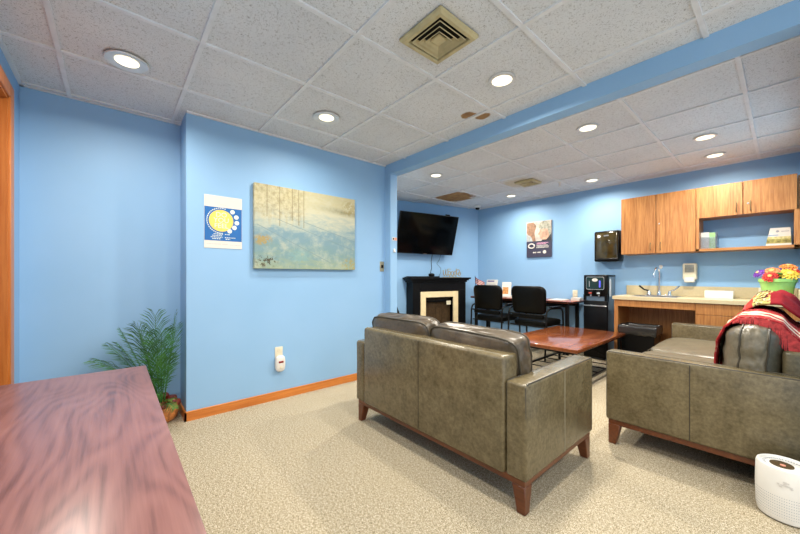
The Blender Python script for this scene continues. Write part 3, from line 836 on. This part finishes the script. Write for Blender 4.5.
# ------------------------------------------------------------------ study table and chairs
TX0, TX1, TY0, TY1, TTZ = -3.70, -1.95, 4.88, 5.35, .775
tb_ = thing('study_table', 'narrow mahogany topped table on black legs along the kitchen wall', 'table', ((TX0+TX1)/2, (TY0+TY1)/2, 0))
MB().box(TX0, TX1, TY0, TY1, TTZ-.03, TTZ, .003, 1).build('tabletop', M['tabletop'], tb_)
MB().box(TX0-.002, TX1+.002, TY0-.003, TY1+.002, TTZ-.026, TTZ-.006, .003, 1).build('edge_band', M['black_pl'], tb_)
for x in (TX0+.08, TX1-.09):
    for y in (TY0+.06, TY1-.06): MB().box(x-.022, x+.022, y-.022, y+.022, 0, TTZ-.03, .003, 1).build('leg', M['black_metal'], tb_)
s = MB(); s.box(TX0+.08, TX1-.09, TY0+.05, TY0+.07, TTZ-.09, TTZ-.03); s.box(TX0+.08, TX1-.09, TY1-.07, TY1-.05, TTZ-.09, TTZ-.03); s.build('apron', M['black_metal'], tb_)

def chair(Mx, label):
    t = thing('guest_chair', label, 'chair', Mx, 'black guest chairs at the study table'); F = Mx
    # local: +y is forward, back rest at y = -.26
    Lm = T(0, -.262, .800)@RX(.10)
    tb = bmesh.new(); hw, hh = .265, .195
    n = 12; outl = []
    for cx, cz, a0, r in ((hw-.09, hh-.09, 0, .09), (-hw+.09, hh-.09, pi/2, .09), (-hw+.05, -hh+.05, pi, .05), (hw-.05, -hh+.05, 1.5*pi, .05)):
        for k in range(6):
            a = a0+k*pi/10; outl.append((cx+r*math.cos(a), cz+r*math.sin(a)))
    def curve(x, z, y): return Vector((x*(.955+.045*z/hh), y+.05*(1-(x/hw)**2)*-1+.05, z))
    b = MB(F@Lm)
    rings = [(.90, -.032), (.97, -.026), (1, -.012), (1, .014), (.97, .030), (.90, .038)]
    tb = bmesh.new(); R = []
    for sc2, y in rings: R.append([tb.verts.new(curve(x*sc2, z*sc2, y)) for x, z in outl])
    m = len(outl)
    for a, c in zip(R, R[1:]):
        for i in range(m): tb.faces.new((a[i], a[(i+1) % m], c[(i+1) % m], c[i]))
    for ring, y in ((R[0], -.036), (R[-1], .044)):
        prev = ring
        for sc2 in (.6, .3):
            nr = [tb.verts.new(curve(x*.9*sc2/1, z*.9*sc2, y)) for x, z in outl]
            for i in range(m): tb.faces.new((prev[i], prev[(i+1) % m], nr[(i+1) % m], nr[i]))
            prev = nr
        tb.faces.new(prev)
    bmesh.ops.recalc_face_normals(tb, faces=tb.faces[:])
    b.add(tb).build('backrest', M['black_lea'], t)
    MB(F).puff((0, .03, .475), (.262, .265, .048), 5, 10, .004, 3).build('seat', M['black_lea'], t)
    MB(F).box(-.235, .235, -.262, -.225, .545, .60, .008, 2).build('back_rail', M['black_lea'], t)
    for sx in (-1, 1):
        x = sx*.285
        MB(F).tube([(x, -.30, .0), (x, -.275, .30), (x, -.265, .48), (x, -.262, .60), (x*.99, -.24, .66), (x, -.16, .69), (x, .10, .685), (x, .18, .67), (x, .215, .62), (x, .225, .45), (x, .25, 0)], .0125, 8).build('side_frame', M['black_metal'], t)
        MB(F).box(x-.026, x+.026, -.14, .15, .692, .716, .009, 2).build('armrest', M['black_pl'], t)
    for yy, zz in ((-.22, .435), (.20, .435), (-.262, .60)):
        MB(F).cyl((-.285, yy, zz), (.285, yy, zz), .010, 8).build('cross_bar', M['black_metal'], t)
    return t
ch = chair(T(-2.37, 4.68, 0)@RZ(-.03), 'black guest chair nearer the water cooler, pulled up to the study table')
dup(ch, T(-3.06, 4.70, 0)@RZ(-.02), 'black guest chair nearer the fireplace, in front of the small flag', 'black guest chairs at the study table')
# on the table
F = T(-3.655, 4.98, TTZ)
fl = thing('desk_flag', 'small striped flag on a stick standing on the study table', 'flag', F)
MB(F).lathe([(.03, 0), (.03, .01), (.008, .02)], seg=16).build('base', M['black_pl'], fl)
MB(F).cyl((0, 0, .01), (-.02, 0, .36), .004, 6).build('stick', M['black_pl'], fl)
M['fred'] = plain('flag_red', (.52, .04, .05), .8); M['fblue'] = plain('flag_blue', (.03, .045, .13), .8)
def fpt(u, v): return Vector((-.018+u*.19+.0*v, -.02*math.sin(u*5), .345-v*.11-u*.10+.02*u*v))
for nm, mat_, rows in (('red_stripes', M['fred'], (0, 2, 4, 6)), ('white_stripes', M['paper'], (1, 3, 5))):
    tb = bmesh.new()
    for r_ in rows:
        u0 = 0
        for k in range(8):
            q = [tb.verts.new(fpt(a, c)+Vector((0, s2, 0))) for s2 in (-.001, .001) for a, c in ((k/8, r_/7), ((k+1)/8, r_/7), ((k+1)/8, (r_+1)/7), (k/8, (r_+1)/7))]
            tb.faces.new(q[0:4][::-1]); tb.faces.new(q[4:8])
    MB(F).add(tb).build(nm, mat_, fl, flat=True)
tb = bmesh.new(); q = [tb.verts.new(fpt(a, c)+Vector((0, -.004, 0))) for a, c in ((0, 0), (.42, 0), (.42, .57), (0, .57))]; tb.faces.new(q)
q2 = [tb.verts.new(fpt(a, c)+Vector((0, -.006, 0))) for a, c in ((0, 0), (.42, 0), (.42, .57), (0, .57))]; tb.faces.new(q2[::-1])
MB(F).add(tb).build('canton', M['fblue'], fl, flat=True)
# brochures
M['pgray'] = plain('gray_print', (.30, .32, .36), .7); M['porange'] = plain('orange_photo', (.50, .22, .06), .6, vary=.6, vs=40)
F = T(-3.46, 5.14, TTZ)@RX(-.22)
br = thing('leaflet_stand', 'white printed leaflet standing upright behind the chair nearer the fireplace', 'leaflet', F)
MB(F).box(-.11, .11, -.012, .012, 0, .30, .002, 1).build('leaflet', M['paper'], br, flat=True)
s = MB(F); s.box(-.09, .05, -.0135, -.012, .262, .285); s.build('heading', plain('purple_print', (.12, .10, .28), .7), br, flat=True)
s = MB(F)
for k in range(5): s.box(-.10, -.10+random.uniform(.12, .19), -.0135, -.012, .215-k*.02, .221-k*.02)
s.box(.0, .06, -.0135, -.012, .10, .13); s.build('print_lines', M['pgray'], br, flat=True)
F = T(-3.13, 5.12, TTZ)@RZ(.35)@RX(-.25)
br = thing('brochure_holder', 'leaning white brochure holder with an orange picture between the two chairs', 'brochure holder', F)
MB(F).box(-.075, .075, -.02, .02, 0, .26, .003, 1).build('holder', M['paper'], br, flat=True)
MB(F).box(-.06, .035, -.0225, -.02, .05, .17).build('picture', M['porange'], br, flat=True)
MB(F).box(-.055, .055, -.034, -.02, 0, .045, .002, 1).build('tray', M['white'], br, flat=True)
def sheets(x, y, w_, d, h, rz, label):
    F = T(x, y, TTZ)@RZ(rz); m = MB(F)
    for k in range(4): m.box(-w_/2, w_/2, -d/2, d/2, k*h/4, (k+1)*h/4-.0004, Mx=RZ(random.uniform(-.04, .04)))
    tag(m.build('paper_stack', M['paper'], loc=(x, y, TTZ), flat=True), label, 'papers')
sheets(-2.90, 5.06, .26, .2, .03, .1, 'stack of papers on the study table between the two chairs')
sheets(-2.23, 5.10, .2, .24, .012, -.1, 'thin white papers on the study table, just right of the second chair')
sheets(-2.02, 5.24, .12, .16, .04, .05, 'small pale stack at the study table end next to the cooler')
outlet(KF@T(-2.10, .865, 0), 'ivory wall outlet above the right end of the study table')

# ------------------------------------------------------------------ kitchen wall: poster, towel dispenser, cooler
F = KF@T(-2.667, 1.75, 0)
po = thing('awareness_poster', 'dark poster with a photo of a gray haired person above the study table', 'poster', F)
W2, H2 = .213, .298
MB(F).box(-W2, W2, -H2, H2, .002, .022, .002, 1).build('board', plain('poster_navy', (.045, .042, .075), .5), po, flat=True)
MB(F).box(-W2, W2, -.03, H2, .022, .0232).build('photo_background', plain('photo_beige', (.52, .46, .40), .6, vary=.35, vs=9), po, flat=True)
MB(F).prism([(-.20, .28), (-.09, .29), (-.04, .22), (-.07, .10), (-.05, -.03), (-.13, -.03), (-.21, .12)], .0232, .0238).build('arm_shape', plain('photo_brown', (.28, .16, .10), .6, vary=.4, vs=20), po, flat=True)
MB(F).prism([(-.21, .10), (-.13, .05), (-.10, -.03), (-.21, -.03)], .0238, .0242).build('sleeve_shape', plain('photo_gray', (.36, .38, .38), .6, vary=.3, vs=20), po, flat=True)
MB(F).prism([(.02, .19), (.16, .20), (.19, .10), (.17, .02), (.13, -.02), (.05, -.005), (.025, .03), (.01, .035), (.015, .06), (-.015, .08), (.015, .12)], .0238, .0245).build('face_shape', plain('photo_skin', (.50, .30, .21), .6, vary=.35, vs=22), po, flat=True)
MB(F).prism([(.0, .20), (.03, .27), (.09, .295), (.17, .285), (.205, .22), (.205, .08), (.185, .03), (.165, .10), (.15, .16), (.08, .165), (.03, .15)], .0245, .025).build('hair_shape', plain('photo_hair', (.34, .33, .26), .6, vary=.4, vs=30), po, flat=True)
MB(F).prism([(.17, .03), (.21, .08), (.213, -.03), (.05, -.03), (.06, -.012), (.13, -.012)], .0245, .0252).build('collar_shape', plain('photo_dark', (.03, .03, .035), .6), po, flat=True)
s = MB(F); s.tube([(-.125+.052*math.cos(a), -.108+.036*math.sin(a), .0225) for a in [k*2*pi/24 for k in range(24)]], .011, 6, True)
s.build('ring_emblem', M['paper'], po)
s = MB(F)
for x0, x1, y in ((-.035, .16, -.065), (-.035, .13, -.082)):
    x = x0
    while x < x1:
        l_ = random.uniform(.015, .04); s.box(x, min(x+l_, x1), y-.005, y+.005, .022, .023); x += l_+.006
s.build('pink_print', plain('pink_print', (.70, .35, .50), .7), po, flat=True)
s = MB(F)
for x0, x1, y in ((-.035, .15, -.104), (-.035, .17, -.122), (-.04, .165, -.140), (-.10, -.04, -.218), (-.02, .035, -.218)):
    x = x0
    while x < x1:
        l_ = random.uniform(.012, .03); hgt = .006 if y > -.2 else .012
        s.box(x, min(x+l_, x1), y-hgt/1.3, y+hgt/1.3, .022, .023); x += l_+.005
s.lathe([(.001, .0235), (.028, .0235), (.028, .022)], (.10, -.215, 0), 20)
s.build('white_print', M['paper'], po, flat=True)

F = KF@T(-1.610, 1.555, 0)
td = thing('towel_dispenser', 'smoky brown paper towel dispenser on the wall left of the wall cabinets', 'dispenser', F)
b = MB(F); b.box(-.148, .148, -.205, .20, 0, .21, .03, 3); b.build('housing', M['smoke'], td)
MB(F).box(-.152, .152, -.215, -.165, 0, .215, .018, 3).build('bottom_trim', M['black_pl'], td)
MB(F).box(-.152, .152, .165, .21, 0, .205, .02, 3).build('top_trim', M['black_pl'], td)
for x in (-.152, .135): MB(F).box(x, x+.017, -.19, .19, 0, .205, .008, 2).build('side_trim', M['black_pl'], td)
MB(F).box(-.03, .03, .135, .15, .21, .212).build('badge', M['steel'], td, flat=True)

CX0, CX1, CY0, CY1, CH = -1.845, -1.55, 5.0, 5.33, 1.155
wc = thing('water_cooler', 'black water cooler with a display panel between the table and the kitchen counter', 'water cooler', ((CX0+CX1)/2, (CY0+CY1)/2, 0))
M['cool_side'] = plain('wall_reflection_side', (.10, .15, .21), .3)  # blue-gray stands in for the blue wall mirrored in the cooler's side
MB().box(CX0, CX1, CY0+.02, CY1, .0, CH-.02, .012, 2).build('cabinet', M['cool_side'], wc)
b = MB(); b.box(CX0, CX1, CY0, CY0+.06, .02, .80, .012, 2); b.box(CX0, CX1, CY0, CY0+.10, .86, CH, .02, 3); b.box(CX0, CX0+.03, CY0, CY0+.08, .80, .88); b.box(CX1-.03, CX1, CY0, CY0+.08, .80, .88)
b.box(CX0, CX1, CY0+.05, CY0+.08, .78, .90); b.box(CX0-.003, CX1+.003, CY0+.02, CY1+.01, CH-.03, CH, .01, 2)
b.build('front_shell', M['black_pl'], wc)
F = frame(((CX0+CX1)/2, CY0, 0), (1, 0, 0), (0, 0, 1))
s = MB(F); s.tube(rr_loop(-.11, .11, .955, 1.125, .02, 0), .004, 6, True, Mx=Matrix(((1,0,0,0),(0,0,1,0),(0,1,0,0),(0,0,0,1)))); s.build('display_frame', M['steel'], wc)
MB(F).box(-.105, .105, .96, 1.12, 0, .002).build('display_panel', plain('dark_green_panel', (.012, .03, .025), .15), wc, flat=True)
em = MB(F).lathe([(.001, .005), (.036, .005), (.036, .001)], (.0, 1.085, 0), 24, 1, .62).build('emblem', M['paper'], wc)
s = MB(F); s.text('?', .045, T(0, 1.085, .0056)); s.build('emblem_mark', M['pgray'], em, flat=True)
MB(F).box(.052, .068, .985, 1.075, .002, .004).build('blue_indicator', emit('blue_led', (.10, .10, .9), .8), wc, flat=True)
MB(F).box(-.075, -.066, .99, 1.07, .002, .003).build('scale_mark', M['pgray'], wc, flat=True)
for x, c in ((-.045, plain('red_tap', (.45, .06, .04), .4)), (.055, plain('pale_tap', (.45, .52, .56), .4))):
    tp = MB(F).box(x-.028, x+.028, .885, .94, 0, .035, .006, 2).build('tap', M['black_metal'], wc)
    MB(F).box(x-.018, x+.018, .895, .915, .035, .05, .003, 1).build('lever', c, tp)
    MB(F).cyl((x, .86, .02), (x, .89, .02), .01, 10).build('spout', M['steel'], tp)
MB(F).box(-.145, .145, .725, .74, -.005, .012, .003, 1).build('drip_tray', M['steel'], wc)
s = MB(); 
s.box(CX1, CX1+.004, CY0+.10, CY0+.15, .86, 1.10); s.build('side_label', plain('pale_label', (.55, .60, .64), .5), wc, flat=True)

# ------------------------------------------------------------------ kitchen cabinets
UY = 5.05
def bar_pull(mb, x, y, z0, z1, mat, parent):
    return MB().tube([(x, y, z0+.012), (x, y-.022, z0), (x, y-.026, z0+.012), (x, y-.026, z1-.012), (x, y-.022, z1), (x, y, z1-.012)], .0034, 8).build('handle', mat, parent)
cu = thing('wall_cabinet', 'oak wall cabinet with two tall doors over the sink', 'cabinet', (-1.032, KW, 1.42))
MB().box(-1.403, -.664, UY+.02, KW, 1.42, 2.143).build('body', M['cab'], cu)
for x0, x1, hx in ((-1.403, -1.034, -1.085), (-1.030, -.663, -.985)):
    d = MB().box(x0+.002, x1-.002, UY, UY+.02, 1.421, 2.142, .0015, 1).build('door', M['cab'], cu)
    bar_pull(None, hx, UY, 1.455, 1.55, M['pull'], d)
    if hx > -1.03: MB().lathe([(.001, .004), (.008, .004), (.009, 0)], Mx=T(x0+.03, UY, 1.78)@RX(pi/2), seg=12).build('lock', M['steel'], d)
cu = thing('wall_cabinet', 'oak wall cabinet with two short doors above an open blue-backed niche', 'cabinet', (-.29, KW, 1.42))
b = MB(); b.box(-.661, .085, UY+.02, KW, 1.80, 2.143); b.box(-.661, -.636, UY, KW, 1.42, 1.80); b.box(.064, .10, UY, KW, 1.42, 1.794)
b.box(.089, .104, UY+.03, KW, 1.80, 2.13)
b.build('body', M['cab'], cu)
MB().box(-.661, .10, UY, KW, 1.42, 1.448, .001, 1).build('shelf', M['cabh'], cu)
for x0, x1, hx in ((-.661, -.288, -.335), (-.284, .084, -.232)):
    d = MB().box(x0+.002, x1-.002, UY, UY+.02, 1.795, 2.142, .0015, 1).build('door', M['cab'], cu)
    bar_pull(None, hx, UY, 1.825, 1.93, M['pull'], d)
    if hx > -.3: MB().lathe([(.001, .004), (.008, .004), (.009, 0)], Mx=T(x0+.035, UY, 1.905)@RX(pi/2), seg=12).build('lock', M['steel'], d)
# counter with a hole for the sink
KT, KY = .888, 4.77
SX0, SX1, SY0, SY1 = -1.24, -.82, 4.87, 5.22
ctop = thing('countertop', 'beige laminate countertop with backsplash along the kitchen wall', 'countertop', (-.66, KW, KT))
b = MB(); b.box(-1.42, SX0, KY, KW, KT-.04, KT); b.box(SX1, .104, KY, KW, KT-.04, KT); b.box(SX0, SX1, KY, SY0, KT-.04, KT); b.box(SX0, SX1, SY1, KW, KT-.04, KT)
b.build('worktop', M['counter'], ctop)
b = MB(); b.box(-1.42, .104, KW-.02, KW, KT, KT+.125, .002, 1); b.box(.088, .104, KY+.02, KW-.02, KT, KT+.125, .002, 1); b.build('backsplash', M['counter'], ctop)
sk_ = thing('sink', 'steel sink set into the beige countertop under the faucet', 'sink', ((SX0+SX1)/2, (SY0+SY1)/2, KT))
b = MB(); e = .018
b.box(SX0-e, SX1+e, SY0-e, SY0, KT, KT+.004); b.box(SX0-e, SX1+e, SY1, SY1+e, KT, KT+.004); b.box(SX0-e, SX0, SY0, SY1, KT, KT+.004); b.box(SX1, SX1+e, SY0, SY1, KT, KT+.004)
b.build('rim', M['steel'], sk_)
b = MB(); z0 = KT-.112; q = .003
b.box(SX0+.001, SX1-.001, SY0+.001, SY1-.001, z0, z0+.004); b.box(SX0+.001, SX0+.005, SY0+.001, SY1-.001, z0, KT); b.box(SX1-.005, SX1-.001, SY0+.001, SY1-.001, z0, KT)
b.box(SX0+.001, SX1-.001, SY0+.001, SY0+.005, z0, KT); b.box(SX0+.001, SX1-.001, SY1-.005, SY1-.001, z0, KT)
b.build('basin', M['steel'], sk_)
FX, FY = -1.045, 5.285
fa = thing('faucet', 'chrome gooseneck faucet with two wing handles behind the sink', 'faucet', (FX, FY, KT))
MB().box(FX-.14, FX+.14, FY-.028, FY+.028, KT, KT+.008, .003, 2).build('deck_plate', M['chrome'], fa)
MB().lathe([(.024, .0), (.022, .03), (.014, .055)], (FX, FY, KT+.008), 16).build('spout_base', M['chrome'], fa)
pts = [(FX, FY, KT+.05), (FX, FY, KT+.30)]+[(FX-.012*(1-math.cos(a)), FY-.055+.055*math.cos(a), KT+.30+.055*math.sin(a)) for a in [k*pi/8 for k in range(1, 9)]]+[(FX-.03, FY-.112, KT+.27)]
MB().tube(pts, .009, 10).build('gooseneck', M['chrome'], fa)
MB().lathe([(.013, 0), (.015, .03), (.012, .04)], (FX-.03, FY-.112, KT+.235), 12).build('aerator', M['chrome'], fa)
for sx in (-1, 1):
    x = FX+sx*.105
    h = MB().lathe([(.024, 0), (.02, .03), (.013, .055)], (x, FY, KT+.008), 14).build('handle_base', M['chrome'], fa)
    MB().tube([(x, FY, KT+.058), (x+sx*.05, FY-.02, KT+.075), (x+sx*.085, FY-.035, KT+.11), (x+sx*.10, FY-.04, KT+.125)], [.008, .009, .011, .012], 8).build('wing_lever', M['chrome'] if sx > 0 else M['black_metal'], h)
dh = MB(KF@T(-1.045, 1.262, 0)).lathe([(.001, .012), (.018, .010), (.020, 0)], seg=16).box(-.012, .012, -.03, 0, 0, .010, .004, 2)
tag(dh.build('wall_hook', M['white'], loc=(-1.045, KW, 1.262)), 'tiny white hook on the wall directly above the faucet', 'hook')
F = KF@T(-.752, 1.178, 0)
so = thing('soap_dispenser', 'cream wall mounted soap dispenser right of the faucet', 'dispenser', F)
MB(F).box(-.066, .066, -.085, .116, 0, .085, .018, 3).build('housing', M['ivory'], so)
MB(F).box(-.043, .043, .005, .098, .085, .089, .003, 1).build('window', plain('smoked_gray_window', (.28, .27, .23), .2, vary=.3), so)
MB(F).box(-.05, .05, -.116, -.055, .02, .105, .014, 3).build('push_bar', M['white'], so)
wb = MB().box(-.60, -.365, 5.14, 5.27, KT, KT+.085, .003, 1)
tag(wb.build('white_box', M['white'], loc=(-.48, 5.2, KT)), 'flat white box on the countertop below the soap dispenser', 'box')
outlet(KF@T(-.148, .955, .021), 'pale outlet plate on the backsplash beside the green flower pot')
# base cabinets
bc = thing('base_cabinet', 'oak sink cabinet with open knee space under the counter', 'cabinet', (-1.03, KW, 0))
MB().box(-1.405, -1.365, KY+.02, KW-.03, 0, KT-.04).build('side_panel', M['cab'], bc)
MB().box(-1.365, -.635, KY+.02, KY+.04, .765, KT-.04).build('apron', M['cab'], bc)
MB().box(-1.365, -.635, 5.24, 5.26, 0, .765-.0).build('back_panel', M['cab'], bc)
dc = thing('drawer_cabinet', 'oak base cabinet with drawers behind the long sofa', 'cabinet', (-.27, KW, 0))
MB().box(-.633, .10, KY+.04, KW-.03, .08, KT-.04).build('body', M['cab'], dc)
MB().box(-.62, .10, KY+.09, KW-.03, 0, .08).build('toe_kick', M['black_pl'], dc)
for x0, x1 in ((-.632, -.27), (-.266, .098)):
    d = MB().box(x0, x1, KY+.02, KY+.04, .725, KT-.044, .0015, 1).build('drawer', M['cab'], dc)
    xm = (x0+x1)/2+ (.06 if x0 > -.5 else 0)
    if x0 > -.5: MB().tube([(-.245, KY+.02, .775), (-.245, KY-.006, .775), (-.14, KY-.006, .775), (-.14, KY+.02, .775)], .0045, 8).build('handle', M['brass'], d)
    d = MB().box(x0, x1, KY+.02, KY+.04, .09, .721, .0015, 1).build('door', M['cab'], dc)
    bar_pull(None, x1-.05 if x0 < -.5 else x0+.05, KY+.02, .55, .66, M['pull'], d)
# trash can in the knee space
tx0, tx1, ty0, ty1, tz = -1.325, -.965, 4.70, 5.0, .535
tc = thing('trash_can', 'black rectangular trash can with a black liner in the counter knee space', 'trash can', ((tx0+tx1)/2, (ty0+ty1)/2, 0))
tb = bmesh.new()
def ringq(i, z): return [tb.verts.new(p) for p in ((tx0+i, ty0+i, z), (tx1-i, ty0+i, z), (tx1-i, ty1-i, z), (tx0+i, ty1-i, z))]
rs = [ringq(.04, 0), ringq(0, tz), ringq(.012, tz), ringq(.05, .02)]
tb.faces.new(rs[0][::-1])
for a, c in zip(rs, rs[1:]):
    for i in range(4): tb.faces.new((a[i], a[(i+1) % 4], c[(i+1) % 4], c[i]))
tb.faces.new(rs[3])
bmesh.ops.recalc_face_normals(tb, faces=tb.faces[:])
MB().add(tb).build('bin', M['black_pl'], tc, flat=True)
def liner(u, v):
    P = [(tx0, ty0), (tx1, ty0), (tx1, ty1), (tx0, ty1)]; s_ = u*4; k = int(s_) % 4; f_ = s_-int(s_)
    a, c = P[k], P[(k+1) % 4]; x, y = a[0]+(c[0]-a[0])*f_, a[1]+(c[1]-a[1])*f_
    cx, cy = (tx0+tx1)/2, (ty0+ty1)/2
    pr_ = [(-.018, tz-.10), (.0, tz-.10), (.006, tz-.05), (.004, tz+.008), (-.01, tz+.010), (-.02, tz-.03), (-.03, tz-.12)]
    q = v*(len(pr_)-1); i = min(int(q), len(pr_)-2); g_ = q-i
    o = pr_[i][0]*(1-g_)+pr_[i+1][0]*g_; z = pr_[i][1]*(1-g_)+pr_[i+1][1]*g_
    wob = mnoise.noise(Vector((u*26, v*4, 3)))
    o += .007*abs(wob)+.004 if v < .6 else 0
    z += (.03*wob if v < .25 else .004*wob)
    dx, dy = (1 if x > cx else -1), (1 if y > cy else -1)
    return Vector((x+o*(x-cx)/(tx1-tx0)*2, y+o*(y-cy)/(ty1-ty0)*2, z))
cloth('liner', liner, 96, 14, M['bag'], .001, tc)

# flower pot
GX, GY = -.045, 4.98
gp = thing('flower_pot', 'lime green pot of bright artificial flowers on the countertop by the right wall', 'flowers', (GX, GY, KT))
MB().lathe([(.085, 0), (.095, .02), (.118, .17), (.124, .19), (.132, .195), (.132, .225), (.124, .225), (.115, .19), (.1, .18)], (GX, GY, KT), 32).build('pot', M['green'], gp)
def flower(c, r, petal, heart, seed, tilt):
    rnd = random.Random(seed); n = 14
    Lm = T(*c)@RX(tilt[0])@RY(tilt[1]); tb = bmesh.new()
    for lay, (rr_, zz, nn) in enumerate(((1, 0, n), (.78, .012, n), (.5, .02, 9))):
        for k in range(nn):
            a = 2*pi*k/nn+lay*.2+rnd.uniform(-.06, .06); d = Vector((math.cos(a), math.sin(a), 0)); s2 = Vector((-d.y, d.x, 0))
            w_ = r*rr_*.22
            ps_ = [d*.006+Vector((0, 0, zz)), d*r*rr_*.55-s2*w_+Vector((0, 0, zz+.012)), d*r*rr_*.92-s2*w_*.6+Vector((0, 0, zz+.008)), d*r*rr_+Vector((0, 0, zz)), d*r*rr_*.92+s2*w_*.6+Vector((0, 0, zz+.008)), d*r*rr_*.55+s2*w_+Vector((0, 0, zz+.012))]
            tb.faces.new([tb.verts.new(p) for p in ps_])
    f_ = MB(Lm).add(tb).build('flower_head', petal, gp, flat=True)
    MB(Lm).puff((0, 0, .022), (r*.28, r*.28, .012), 2.2, 4, .003, seed).build('flower_heart', heart, f_)
fm = {k: plain('petal_'+k, c, .6, vary=.25, vs=60) for k, c in dict(purple=(.20, .055, .40), peach=(.78, .29, .11), red=(.62, .05, .035), yellow=(.74, .50, .05), orange=(.74, .25, .05)).items()}
heart = plain('flower_core', (.75, .45, .12), .7, vary=.3)
ft = KT+.235
flower((GX-.118, GY-.03, ft+.038), .054, fm['purple'], heart, 1, (.7, -.6))
flower((GX-.035, GY-.04, ft+.055), .064, fm['peach'], heart, 2, (.75, -.1))
flower((GX-.045, GY-.10, ft+.005), .060, fm['red'], heart, 3, (1.0, -.1))
flower((GX+.035, GY+.03, ft+.055), .055, fm['purple'], heart, 4, (.6, .2))
flower((GX+.075, GY-.05, ft+.030), .075, fm['yellow'], heart, 5, (.8, .2))
flower((GX+.07, GY+.03, ft+.100), .066, fm['orange'], heart, 6, (.35, .1))
flower((GX+.105, GY-.0, ft+.055), .05, fm['red'], heart, 7, (.6, .3))
lf = MB()
for k in range(26):
    a = k*2.4; rr_ = .11; d = Vector((math.cos(a), math.sin(a), 0)); s2 = Vector((-d.y, d.x, 0))*.018
    tb = bmesh.new(); c = Vector((GX, GY, ft-.01)); h = Vector((0, 0, .02+.02*(k % 3)))
    tb.faces.new([tb.verts.new(p) for p in (c+d*.03, c+d*rr_*.7-s2+h, c+d*rr_+h*.8, c+d*rr_*.7+s2+h)]); lf.add(tb)
lf.build('foliage', M['leaf'], gp, flat=True)
# in the niche
F = T(-.585, 5.22, 1.448)
bh = thing('leaflet_holder', 'clear holder with white and green leaflets at the left of the open niche', 'leaflet holder', F)
t_ = NT('clear_acrylic'); t_.base((.85, .9, .95)); t_.set(.05); t_.p.inputs['Transmission Weight'].default_value = .9; M['acr'] = t_.m
b = MB(F); b.box(-.055, .085, -.045, -.041, 0, .14); b.box(-.055, .085, .03, .034, 0, .20); b.box(-.055, -.051, -.041, .03, 0, .17); b.box(.081, .085, -.041, .03, 0, .17); b.box(-.055, .085, -.041, .03, 0, .004)
b.build('holder', M['acr'], bh, flat=True)
MB(F).box(-.05, .02, -.036, -.028, .004, .195).build('white_leaflet', M['paper'], bh, flat=True)
MB(F).box(.0, .07, -.02, -.010, .004, .19).build('green_leaflet', plain('leaflet_green', (.35, .60, .25), .6, vary=.2), bh, flat=True)
F = T(-.035, 5.19, 1.449)@RZ(.12)@RX(-.33)
mg = thing('presentation_folder', 'white folder with a landscape photo strip leaning at the right of the open niche', 'folder', F)
MB(F).prism([(-.095, 0), (.085, 0), (.085, .205), (-.055, .205)], -.008, .0, Mx=RX(pi/2)).build('cover', M['paper'], mg, flat=True)
MB(F).prism([(-.090, .03), (.084, .03), (.084, .095), (-.078, .095)], .0, .0012, Mx=RX(pi/2)).build('photo_strip', plain('landscape_photo', (.30, .27, .07), .6, vary=.7, vs=30), mg, flat=True)
MB(F).prism([(-.082, .078), (.084, .078), (.084, .105), (-.076, .105)], .0012, .0018, Mx=RX(pi/2)).build('photo_hills', plain('photo_field', (.55, .50, .22), .6, vary=.5, vs=40), mg, flat=True)
MB(F).box(-.07, .0, -.0015, 0, .118, .128).build('blue_heading', plain('blue_print', (.25, .38, .55), .6), mg, flat=True)
b = MB(F); b.lathe([(.012, 0), (.012, .001)], Mx=T(-.005, 0, .165)@RX(pi/2), seg=16); b.box(.02, .075, -.001, 0, .16, .166); b.build('crest', M['pgray'], mg, flat=True)
kb = MB().box(-.50, -.475, UY+.03, UY+.05, 1.448, 1.458, .003, 1)
tag(kb.build('cabinet_catch', M['black_pl'], loc=(-.49, UY+.04, 1.448)), 'tiny black catch on the niche shelf', 'catch')

# ------------------------------------------------------------------ air purifier
AX, AY = .004, 2.415
ap = thing('air_purifier', 'white oval air purifier on the carpet beside the long sofa', 'air purifier', (AX, AY, 0))
MB().lathe([(.078, 0), (.092, .010), (.098, .04), (.100, .14), (.098, .236), (.094, .248), (.089, .251), (.084, .248), (.080, .241), (.001, .238)], (AX, AY, 0), 64, 1, .97).build('housing', M['white'], ap)
vb = MB()
for k in range(48):
    a = k*2*pi/48; c, s_ = math.cos(a), math.sin(a)
    vb.box(-.0024, .0024, -.006, .006, .2395, .2412, Mx=T(AX+.071*c, AY+.069*s_, 0)@RZ(a+pi/2+.2))
vb.build('vent_slots', M['pgray'], ap, flat=True)
MB().lathe([(.040, .2385), (.040, .242), (.001, .243)], (AX-.012, AY, 0), 32).build('control_panel', plain('brown_panel', (.07, .045, .02), .2), ap)
MB().lathe([(.010, .243), (.010, .2445), (.001, .245)], (AX-.008, AY-.012, 0), 12).build('control_button', plain('coral_print', (.6, .25, .18), .5), ap)
gd = MB()
for r_ in range(8):
    z = .035+r_*.0125
    for k in range(34):
        a = -pi+.35+k*(pi-.7)/33
        z_ = z; rr_ = .0982+.0018*min(1, max(0, (z-.04)/.1)) if z > .04 else .0965
        p = Vector((AX+rr_*math.cos(a), AY+.97*rr_*math.sin(a), z))
        n_ = Vector((math.cos(a), math.sin(a), 0))
        gd.cyl(p-n_*.003, p+n_*.0006, .0017, 5)
gd.build('grille_holes', M['pgray'], ap, flat=True)
st = MB()
for k in range(14):
    a = -1.85+random.uniform(0, .5); z = .165+random.uniform(0, .035)
    p = Vector((AX+.1004*math.cos(a), AY+.0974*math.sin(a), z))
    st.box(-.004, .004, -.0006, .0006, -.0025, .0025, Mx=T(*p)@RZ(a+pi/2))
st.build('printed_label', plain('faint_print', (.60, .57, .54), .6), ap, flat=True)
